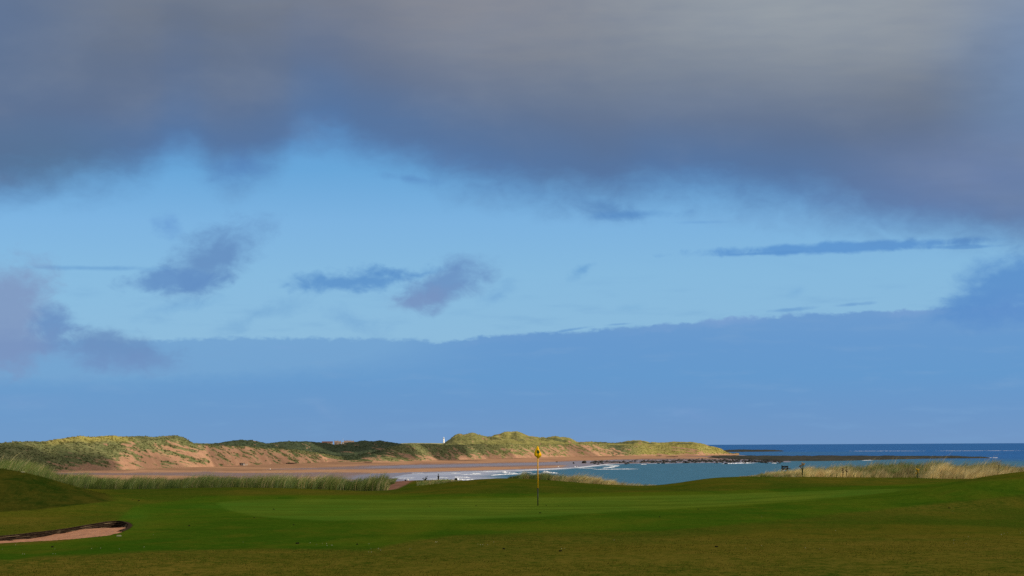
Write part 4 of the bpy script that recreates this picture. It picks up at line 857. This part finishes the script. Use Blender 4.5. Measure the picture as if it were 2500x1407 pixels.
# things on the tee behind the green
DARKG = plain('dark_leaves', (.022, .035, .014), .9, .3, 20)
def tee_post(px, d, h):
    root = empty('tee_post', onground(px, d)); tag(root, 'slim dark wooden post standing on the turf crest before the surf', 'post')
    bm = bmesh.new(); add_lathe(bm, [(.045, -.1), (.045, h * .45), (.06, h * .46), (.062, h * .62), (.045, h * .63)], 10); bmobj('post', bm, plain('dark_timber', (.022, .018, .016), .8, .3, 14), root, True)
    bm = bmesh.new(); add_lathe(bm, [(.022, h * .63), (.022, h * .93), (.012, h)], 8); bmobj('finial', bm, plain('dark_iron', (.03, .03, .032), .6, .2, 20), root, True)
tee_post(1068.5, 124, .40)
def thistle(px, d):
    root = empty('thistle_plant', onground(px, d)); tag(root, 'small dark thistle on the turf crest between white ball and dark post', 'plant'); r = random.Random(4); bm = bmesh.new(); tips = []
    for k in range(5):
        t = Vector((-.16 + .075 * k + r.uniform(-.02, .02), r.uniform(-.05, .05), .12 + .035 * k + r.uniform(-.02, .02))); tips.append(t); add_tube(bm, [(0, 0, -.03), t * .6, t], [.012, .01, .006], 5)
    bmobj('stem', bm, DARKG, root, True); bm = bmesh.new()
    for k in range(26):
        a = r.uniform(0, 6.28); p = Vector((r.uniform(-.14, .12), r.uniform(-.05, .05), r.uniform(0, .12))); q = Vector((math.cos(a), math.sin(a), r.uniform(.2, .9))) * .09; s = Vector((-math.sin(a), math.cos(a), 0)) * .02
        bm.faces.new([bm.verts.new(v) for v in (p - s, p + s, p + q)])
    bmobj('foliage', bm, DARKG, root)
    for k, t in enumerate(tips):
        bm = bmesh.new(); lump(bm, tuple(t), (.02, .02, .028), k, 1); bmobj('flower_head', bm, DARKG, root, True)
thistle(1037, 124)
def marker(px, d, r, col, label, name):
    o_ = onground(px, d); bm = bmesh.new(); lump(bm, (0, 0, r * .8), (r, r, r * .95), 2, 3, .06); o = bmobj(name, bm, col, None, True); o.location = o_; tag(o, label, 'tee marker')
marker(994, 125, .075, plain('white_paint', (.8, .8, .8), .4, .05), 'small round white tee marker on the turf above the red earth path', 'tee_marker')
marker(988.5, 125, .055, BLK, 'small round black tee marker touching the white one', 'tee_marker')
def yardage(px, d):
    root = empty('low_stone', onground(px, d)); tag(root, 'low dark flat topped block on the turf crest, right of the dark post', 'block')
    bm = bmesh.new(); add_box(bm, (0, 0, .04), (.20, .14, .16), .1, .85); bmesh.ops.bevel(bm, geom=bm.edges[:], offset=.015, segments=2, affect='EDGES'); bmobj('block', bm, plain('dark_stone', (.03, .03, .03), .9, .3, 15), root)
    bm = bmesh.new(); add_box(bm, (.01, 0, .13), (.12, .09, .035), .1, .9); bmobj('cap', bm, plain('dark_stone_cap', (.045, .04, .04), .9, .3, 15), root)
yardage(1111.5, 124)
def bench(px, d):
    root = empty('bench', onground(px, d), .25); tag(root, 'dark wooden bench half hidden in the grass beside the bay', 'bench'); T = plain('bench_timber', (.018, .017, .016), .8, .3, 10); w = .36
    bm = bmesh.new()
    for k in range(3): add_box(bm, (0, -.12 + .12 * k, .42), (w, .10, .03))
    bmobj('seat', bm, T, root); bm = bmesh.new()
    for k in range(2): add_box(bm, (0, .22, .58 + .13 * k), (w, .025, .10))
    bmobj('backrest', bm, T, root)
    for sx in (-1, 1):
        bm = bmesh.new(); add_box(bm, (sx * w * .5, -.15, .18), (.05, .05, .46)); bmobj('leg', bm, T, root)
        bm = bmesh.new(); add_box(bm, (sx * w * .5, .24, .36), (.05, .05, .86 if sx < 0 else .78)); bmobj('leg', bm, T, root)
        bm = bmesh.new(); add_box(bm, (sx * w * .5, .03, .60), (.045, .40, .04)); bmobj('armrest', bm, T, root)
bench(1915, 121)

# clods, droppings and flowers on the short turf
CLOD = plain('dark_clod', (.016, .016, .008), 1, .4, 20, 0)
def clods():
    first = None
    for i, (px, py, s) in enumerate([(1316, 1250.5, 1.0), (1605, 1261, .9), (668, 1241, 1.1), (726, 1336.5, 1.2), (718, 1283.5, .9), (622, 1263.5, .8), (1047, 1229, .8), (1330, 1225, .8), (1360, 1226, .7), (1700, 1239, .9), (2309, 1243, 1.1), (131, 1347.5, 1.1), (340, 1232, 1.2), (326, 1231, .8), (1388, 1224.5, .7), (1160, 1228, .8), (870, 1340, .9), (1742, 1351.5, 1.0), (464, 1286, 1.0), (1228, 1358, 1.0), (1364, 1369, 1.0), (1242, 1220, .7)]):
        p = onground(px, flat_d(px, py), .0)
        if first is None:
            bm = bmesh.new()
            for k in range(4): lump(bm, (random.uniform(-.05, .05), random.uniform(-.04, .04), .012), (.04, .035, .022), k, 2, .5)
            first = o = bmobj('turf_clod', bm, CLOD, None, True)
        else: o = first.copy(); C.objects.link(o)
        o.location = p; o.rotation_euler.z = i * 1.3; o.scale = (s * .45, s * .42, s * .7)
        tag(o, 'small dark loose clod lying on the short turf', 'clod', 'dark clods on the turf')
clods()
def daisies():
    bm = bmesh.new(); r = random.Random(5); spots = []
    for (px, py, sx, sy, nn) in [(790, 1348, 16, 3, 9), (1180, 1345, 10, 4, 5), (920, 1363, 40, 5, 10), (100, 1363, 60, 8, 9), (1370, 1362, 6, 3, 4), (1825, 1354, 20, 8, 3), (2440, 1312, 12, 3, 7), (2320, 1345, 12, 6, 5), (2485, 1303, 8, 5, 3), (1990, 1361, 10, 3, 2), (270, 1357, 40, 3, 5), (1350, 1174, 20, 1.5, 4), (2200, 1306, 200, 30, 10), (1000, 1330, 400, 20, 12)]:
        for _ in range(nn * 2 // 3): spots.append((r.gauss(px, sx), min(1398, r.gauss(py, sy))))
    for px, py in spots:
        p = onground(px, flat_d(px, py)); s = r.uniform(.004, .011)
        for k in range(r.choice((1, 1, 2))):
            c = p + Vector((r.gauss(0, .02), r.gauss(0, .02), .025)); ring = [bm.verts.new(c + Vector((math.cos(q) * s, math.sin(q) * s, .006 * math.cos(2 * q)))) for q in [j * math.pi / 3 for j in range(6)]]; bm.faces.new(ring)
            lump(bm, tuple(c + Vector((0, 0, .004))), (s * .7, s * .7, s * .6), k, 1, .2)
    tag(bmobj('daisies', bm, plain('daisy', (.30, .30, .19), .8, .2, 9)), 'scattered pale daisies in the near turf', 'flowers', kind='stuff')
daisies()
def flat_marker(px, py, label, w, l, d=None):
    d = d or flat_d(px, py); o_ = onground(px, d, .004); bm = bmesh.new(); add_box(bm, (0, 0, .01), (w, l, .028), .15, .9); bmesh.ops.bevel(bm, geom=bm.edges[:], offset=.006, segments=2, affect='EDGES'); o = bmobj('stone_slab', bm, plain('pale_stone', (.24, .24, .14), .9, .2, 15)); o.location = o_; tag(o, label, 'slab')
flat_marker(293, 1313, 'small pale flat slab lying in the grass at the right end of the bunker', .11, .20)
flat_marker(58, 1157, 'small pale flat slab high on the left grass mound', .13, .25, 73.0)

# ------------------------------------------------------------------ on the beach and beyond
def beachpt(px, py, z): d = (EYE - z) * FPX / (py - float(hy(px))); return Vector((float(tx(px)) * d, d, z))
def dunefoot(px, z=2.9): d = float(footd(px)) - 6; return Vector((float((px - 1250) / FPX) * d, d, z))
def rock_group():
    bm = bmesh.new(); r = random.Random(21)
    for i in range(760):
        px = 1440 + 470 * r.random() ** 1.15; py = np.interp(px, [1440, 1500, 1600, 1760, 1910], [1129, 1128, 1127.2, 1126.5, 1127]) + r.gauss(0, 1.7) ; s = r.uniform(.5, 1.5) * (1.5 if r.random() < .12 else 1)
        p = beachpt(px, py, .1); lump(bm, (p.x, p.y, .1 + .1 * s), (s * 1.35, s * 1.7, s * .66), i, 1, .6)
    for i in range(110):
        px = r.uniform(1480, 1900); py = r.gauss(1122 - .004 * (px - 1480), .9); s = r.uniform(.4, .9); p = beachpt(px, py, .6); lump(bm, (p.x, p.y, .5), (s * 1.7, s * 1.4, s * .6), i + 500, 1, .5)
    tag(bmobj('shore_rocks', bm, ROCK, None, True), 'band of dark weedy rocks along the water edge of the headland beach', 'rocks', kind='stuff')
rock_group()
def boulder(px, py, s, label, z=.4, m=ROCK):
    bm = bmesh.new(); lump(bm, (0, 0, s[2] * .6), s, int(px), 3, .45); o = bmobj('boulder', bm, m, None, True); o.location = beachpt(px, py, z); tag(o, label, 'boulder', 'boulders on the beach')
boulder(1426, 1130.5, (2.2, 1.8, 1.5), 'big dark boulder at the left end of the shore rocks')
boulder(1400, 1131.5, (1.0, 1.0, .8), 'small dark boulder on wet sand, right of the flagpole')
boulder(1359, 1129.3, (1.0, .9, .7), 'small dark boulder on wet sand, nearest the flag')
boulder(1018, 1123.5, (1.6, 1.2, 1.2), 'dark boulder at the dune foot, left of the lighthouse', 2.2)
boulder(1026.5, 1123.3, (1.1, 1.0, .8), 'smaller dark boulder just right of the dune foot boulder', 2.2)
boulder(1092, 1124.3, (1.3, 1.0, .6), 'pale boulder on the dune foot sand below the lighthouse', 2.2, plain('pale_rock', (.5, .46, .4), .9, .2, 2))
def pillbox():
    root = empty('pillbox', dunefoot(592, 2.3), .5); tag(root, 'low grey concrete pillbox at the foot of the dunes', 'pillbox'); M_ = plain('grey_concrete', (.30, .26, .235), .95, .3, 1.5)
    bm = bmesh.new(); ang = [math.pi / 6 + k * math.pi / 3 for k in range(6)]; b0 = [bm.verts.new((2.1 * math.cos(a), 2.1 * math.sin(a), -.5)) for a in ang]; t0 = [bm.verts.new((2.0 * math.cos(a), 2.0 * math.sin(a), 2.0)) for a in ang]
    for k in range(6): bm.faces.new((b0[k], b0[(k + 1) % 6], t0[(k + 1) % 6], t0[k]))
    bmobj('wall', bm, M_, root); bm = bmesh.new(); b0 = [bm.verts.new((2.3 * math.cos(a), 2.3 * math.sin(a), 2.0)) for a in ang]; t0 = [bm.verts.new((2.2 * math.cos(a), 2.2 * math.sin(a), 2.45)) for a in ang]
    for k in range(6): bm.faces.new((b0[k], b0[(k + 1) % 6], t0[(k + 1) % 6], t0[k]))
    bm.faces.new(t0); bm.faces.new(b0[::-1]); bmobj('roof', bm, plain('lichened_concrete', (.10, .085, .07), .95, .4, 1.5), root)
    bm = bmesh.new(); add_box(bm, (-.75, -1.78, .55), (1.2, .3, 1.5), -.0); bmobj('doorway', bm, BLK, root); bm = bmesh.new(); add_box(bm, (1.55, -1.0, 1.25), (.3, .9, .35), math.pi / 6); bmobj('gun_slit', bm, BLK, root)
pillbox()
def fallen_slab():
    bm = bmesh.new(); add_box(bm, (0, 0, .5), (4.6, 2.2, 1.5), .1, .85, .12); bmesh.ops.bevel(bm, geom=bm.edges[:], offset=.12, segments=2, affect='EDGES'); o = bmobj('concrete_slab', bm, plain('pale_concrete', (.46, .36, .27), .95, .25, 1.2)); o.location = dunefoot(598.5, 2.2); tag(o, 'pale tilted concrete slab beside the pillbox', 'slab')
    root = empty('marker_post', dunefoot(604, 2.2)); tag(root, 'short pale marker post right of the concrete slab', 'post')
    bm = bmesh.new(); add_lathe(bm, [(.28, -.3), (.28, 1.5), (.2, 1.8)], 8); bmobj('post', bm, plain('pale_post', (.55, .45, .33), .9, .2, 3), root, True); bm = bmesh.new(); add_box(bm, (0, -.3, 1.5), (.7, .08, .6)); bmobj('sign_panel', bm, plain('pale_panel', (.6, .52, .42), .8, .1, 3), root)
fallen_slab()
def driftwood(px, py, L, label, z=2.0, rz=.1):
    root = empty('driftwood', beachpt(px, py, z), rz); tag(root, label, 'driftwood', 'driftwood on the beach'); bm = bmesh.new(); add_tube(bm, [(-L / 2, 0, .25), (-L * .2, .2, .5), (L * .2, 0, .45), (L / 2, .2, .8)], [.25, .42, .5, .3], 8); bmobj('log', bm, plain('driftwood_bark', (.065, .045, .036), .9, .3, 2), root, True)
    for k in range(2): bm = bmesh.new(); add_tube(bm, [(L * (.15 + .25 * k), 0, .6), (L * (.2 + .25 * k), -.3, 1.5 + .3 * k)], [.22, .1], 6); bmobj('branch', bm, plain('driftwood_branch', (.05, .036, .03), .9, .3, 2), root, True)
driftwood(897, 1130.3, 8.5, 'dark driftwood trunk with stubs lying on the open sand')
driftwood(706, 1132.6, 14, 'long thin driftwood log along the dune foot', 2.6, .05)
driftwood(1608, 1114.0, 8, 'bleached driftwood heap on the headland beach', 2.4, .4)
driftwood(1640, 1116.2, 16, 'long dark driftwood line on the headland beach', 2.0, .05)
def gulls():
    first = None; WH = plain('white_feathers', (.8, .8, .8), .8, .05); GY = plain('grey_feathers', (.35, .37, .4), .8, .1)
    for i, (px, py) in enumerate([(1362, 1141.6), (1366.5, 1141), (1404, 1141.3), (1409, 1140.6), (693, 1133.2)]):
        if first is None:
            root = first = empty('gull', (0, 0, 0)); bm = bmesh.new(); lump(bm, (0, 0, .42), (.34, .15, .17), 3, 2, .1); lump(bm, (.32, 0, .62), (.11, .09, .10), 4, 2, .05); add_tube(bm, [(.22, 0, .45), (.31, 0, .6)], [.11, .08], 8); bmobj('body', bm, WH, root, True)
            bm = bmesh.new(); lump(bm, (-.12, 0, .47), (.38, .155, .12), 6, 2, .1); bmobj('wing', bm, GY, root, True); bm = bmesh.new(); add_tube(bm, [(.42, 0, .62), (.55, 0, .6)], [.03, .01], 5); bmobj('beak', bm, YEL, root)
            for s in (-.06, .06): bm = bmesh.new(); add_tube(bm, [(0, s, 0), (0, s, .3)], .018, 5); bmobj('leg', bm, YEL, root)
        else:
            root = first.copy(); C.objects.link(root)
            for ch in list(first.children): c = ch.copy(); C.objects.link(c); c.parent = root
        root.location = beachpt(px, py, .15 if px > 1000 else 2.2); root.rotation_euler.z = i * 1.7; root.scale = (1.5,) * 3
        tag(root, ['white gull on wet sand right of the flagpole, left of a pair', 'white gull on wet sand right of the flagpole, right of a pair', 'white gull at the foam edge below the shore rocks, left one', 'white gull at the foam edge below the shore rocks, right one', 'white gull on dry sand at the dune foot above the beach walker'][i], 'gull', 'gulls on the beach')
gulls()

# the walker: one skinned body, clothing as children
def skin(name, pts, edges, rad, m, parent, root=0, sub=2):
    me = bpy.data.meshes.new(name); me.from_pydata(pts, edges, []); me.materials.append(m); o = bpy.data.objects.new(name, me); C.objects.link(o); o.parent = parent
    sk_ = o.modifiers.new('skin', 'SKIN'); me.skin_vertices.new(name='') if not me.skin_vertices else None
    for v, r in zip(me.skin_vertices[0].data, rad): v.radius = (r, r) if not isinstance(r, tuple) else r
    for i, v in enumerate(me.skin_vertices[0].data): v.use_root = (i == root)
    sk_.use_smooth_shade = True; sb = o.modifiers.new('sub', 'SUBSURF'); sb.levels = sb.render_levels = sub; return o
def walker():
    root = empty('person', beachpt(660, 1149.3, 1.2), .4); tag(root, 'person in white top and dark trousers walking alone on the sand', 'person')
    SK = plain('skin', (.45, .27, .19), .6, .05); TOP = plain('white_jersey', (.82, .80, .76), .9, .05, 6); TR = plain('dark_trousers', (.018, .018, .024), .9, .2, 6); HAIR = plain('hair', (.05, .03, .02), .7, .2, 20); SHOE = plain('shoe', (.03, .03, .03), .6, .1)
    P = [(0, 0, .95), (0, 0, 1.15), (0, .0, 1.38), (0, 0, 1.47), (0, -.01, 1.56), (0, -.02, 1.66), (0, -.01, 1.74), (.17, 0, 1.40), (.24, .06, 1.13), (.25, -.04, .90), (-.17, 0, 1.40), (-.25, -.05, 1.13), (-.25, -.14, .92), (.09, 0, .88), (.10, -.16, .50), (.10, -.06, .10), (.10, -.20, .04), (-.09, 0, .88), (-.10, .10, .50), (-.10, .30, .13), (-.10, .20, .05)]
    E = [(0, 1), (1, 2), (2, 3), (3, 4), (4, 5), (5, 6), (2, 7), (7, 8), (8, 9), (2, 10), (10, 11), (11, 12), (0, 13), (13, 14), (14, 15), (15, 16), (0, 17), (17, 18), (18, 19), (19, 20)]
    rd = [(.15, .11), (.13, .10), (.16, .11), .06, .06, (.085, .10), .07, .06, .045, .032, .06, .045, .032, .085, .06, .042, .035, .085, .06, .042, .035]
    skin('body', P, E, rd, SK, root)
    skin('jersey', [P[0], P[1], P[2], P[7], P[8], (.25, -.03, .93), P[10], P[11], (-.25, -.13, .95)], [(0, 1), (1, 2), (2, 3), (3, 4), (4, 5), (2, 6), (6, 7), (7, 8)], [(.18, .14), (.165, .13), (.185, .135), .085, .068, .055, .085, .068, .055], TOP, root)
    skin('trousers', [(0, 0, .93), P[13], P[14], (.10, -.07, .12), P[17], P[18], (-.10, .29, .16)], [(0, 1), (1, 2), (2, 3), (0, 4), (4, 5), (5, 6)], [(.165, .125), .105, .08, .065, .105, .08, .065], TR, root)
    bm = bmesh.new(); lump(bm, (0, .02, 1.70), (.095, .11, .10), 2, 2, .1); bmobj('hair', bm, HAIR, root, True)
    for x, y, z in ((.10, -.15, .045), (-.10, .25, .06)): bm = bmesh.new(); lump(bm, (x, y, z), (.055, .15, .055), 3, 2, .1); bmobj('shoe', bm, SHOE, root, True)
walker()

WHITE = plain('white_tower', (.86, .85, .82), .7, .05, .3)
def lighthouse():
    d = 6200.0; zb = float(zof(1083, 1083.5, d)); h = float(zof(1083, 1067.3, d)) - zb; root = empty('lighthouse', (float(tx(1083.3)) * d, d, zb)); tag(root, 'white lighthouse tower on the skyline left of the grassy dune peaks', 'lighthouse')
    r = 2.4; bm = bmesh.new(); add_lathe(bm, [(r * 1.12, -8), (r * 1.05, 0), (r * .84, h * .66)], 24); bmobj('tower', bm, WHITE, root, True)
    bm = bmesh.new(); add_lathe(bm, [(r * .85, h * .66), (r * 1.2, h * .68), (r * 1.2, h * .70), (r * 1.13, h * .70), (r * 1.13, h * .745), (r * 1.2, h * .745), (r * 1.2, h * .755), (r * .7, h * .755)], 24); bmobj('gallery', bm, WHITE, root)
    bm = bmesh.new(); add_lathe(bm, [(r * .62, h * .755), (r * .62, h * .87)], 16); bmobj('lantern', bm, plain('lantern_glass', (.25, .28, .30), .2, .2, .5, .5), root)
    bm = bmesh.new(); add_lathe(bm, [(r * .72, h * .87), (r * .5, h * .93), (r * .12, h * .965), (r * .08, h)], 16); bmobj('dome', bm, WHITE, root, True)
    for z in (.2, .45): bm = bmesh.new(); add_box(bm, (0, -r * .96, h * z), (.7, .3, 1.3)); bmobj('window', bm, BLK, root)
lighthouse()
def house(px0, px1, pyb, pyr, wallc, roofc, label, d=4700.0, chim=2, depth=8.0, eave=.55, group='houses on the skyline'):
    x0, x1 = float(tx(px0)) * d, float(tx(px1)) * d; zb = float(zof(px0, pyb, d)); zt = float(zof(px0, pyr, d)); w = x1 - x0; h = zt - zb; root = empty('house', ((x0 + x1) / 2, d, zb)); tag(root, label, 'house', group); e = h * eave
    bm = bmesh.new(); add_box(bm, (0, 0, (e - 6) / 2), (w, depth, e + 6))
    for s in (-1, 1):
        vs = [bm.verts.new((s * (w / 2 - .01), y, z)) for y, z in ((-depth / 2, e), (depth / 2, e), (0, h - .1))]; bm.faces.new(vs if s > 0 else vs[::-1])
    bmobj('wall', bm, wallc, root)
    bm = bmesh.new(); q = .25
    for s in (-1, 1):
        v = [bm.verts.new((x, y, z)) for x, y, z in ((-w / 2 - q, s * (depth / 2 + q), e - .15), (w / 2 + q, s * (depth / 2 + q), e - .15), (w / 2 + q, 0, h), (-w / 2 - q, 0, h), (-w / 2 - q, s * (depth / 2 + q), e + .1), (w / 2 + q, s * (depth / 2 + q), e + .1), (w / 2 + q, 0, h + .25), (-w / 2 - q, 0, h + .25))]
        for f in ((0, 1, 2, 3), (4, 7, 6, 5), (0, 4, 5, 1), (0, 3, 7, 4), (1, 5, 6, 2)): bm.faces.new([v[i] for i in f])
    rf = bmobj('roof', bm, roofc, root)
    for k in range(chim): bm = bmesh.new(); cx = (-w / 2 + .6) if k == 0 else (w / 2 - .6); add_box(bm, (cx, 0, h + .5), (.9, .8, 1.9)); add_box(bm, (cx, 0, h + 1.5), (1.05, .95, .15)); bmobj('chimney', bm, wallc, rf)
    nw = max(2, int(w / 3))
    for k in range(nw): bm = bmesh.new(); add_box(bm, (-w / 2 + (k + .5) * w / nw, -depth / 2 - .02, e * .55), (.9, .12, 1.2)); bmobj('window', bm, BLK, root)
    bm = bmesh.new(); add_box(bm, (-w / 2 + w / nw, -depth / 2 - .03, e * .3), (.9, .12, 2.0)); bmobj('door', bm, plain('door_paint', (.10, .06, .04), .6, .2), root)
CREAM = plain('cream_harling', (.27, .22, .17), .9, .2, .3); STONE = plain('pink_stone', (.22, .165, .135), .9, .25, .3); RED = plain('red_tile', (.11, .062, .054), .9, .25, .3); SLATE = plain('brown_slate', (.20, .145, .115), .85, .3, .3)
house(786, 812, 1085, 1078.2, CREAM, RED, 'long low house with a red roof, at the left end of the skyline row', chim=0, eave=.5)
house(816.5, 825, 1086, 1077.0, STONE, SLATE, 'pinkish skyline house next right of the red roofed one', 4720, eave=.62)
house(826, 832.5, 1086, 1077.8, CREAM, SLATE, 'cream skyline house just left of the small white one', 4740, eave=.62)
HARL = plain('white_harling', (.48, .46, .43), .9, .1, .3)
house(834.5, 839.5, 1086, 1080.0, HARL, SLATE, 'small white walled skyline house', 4680, chim=0, eave=.6)
house(840, 847, 1086, 1076.6, STONE, SLATE, 'pinkish skyline house just right of the small white one', 4750, eave=.62)
house(848, 855.5, 1086, 1076.4, CREAM, SLATE, 'cream skyline house, second from the right end of the row', 4740, eave=.64)
house(856.5, 864, 1087, 1077.0, CREAM, SLATE, 'cream skyline house at the right end of the row', 4720, eave=.62)
def mast(px, d, pyb, pyt, label, name, m_, r):
    zb = float(zof(px, pyb, d)); h = float(zof(px, pyt, d)) - zb; root = empty(name, (float(tx(px)) * d, d, zb)); tag(root, label, name.replace('_', ' '))
    bm = bmesh.new(); add_lathe(bm, [(r * 1.6, -3), (r * 1.4, h * .45), (r, h * .5), (r * .8, h * .8)], 8); bmobj('shaft', bm, m_, root, True); bm = bmesh.new(); add_lathe(bm, [(r * 1.2, h * .8), (r * 1.2, h * .9), (r * .3, h)], 8); bmobj('cap', bm, m_, root, True)
mast(705.3, 2330, 1081.5, 1075.6, 'dark slim pillar on the skyline above the dark dune ridge', 'stone_pillar', plain('dark_pillar', (.03, .035, .035), .9, .2, 1), .55)
mast(837.2, 4660, 1082, 1070.5, 'thin white flagpole rising above the small white skyline house', 'flagpole', HARL, .18)
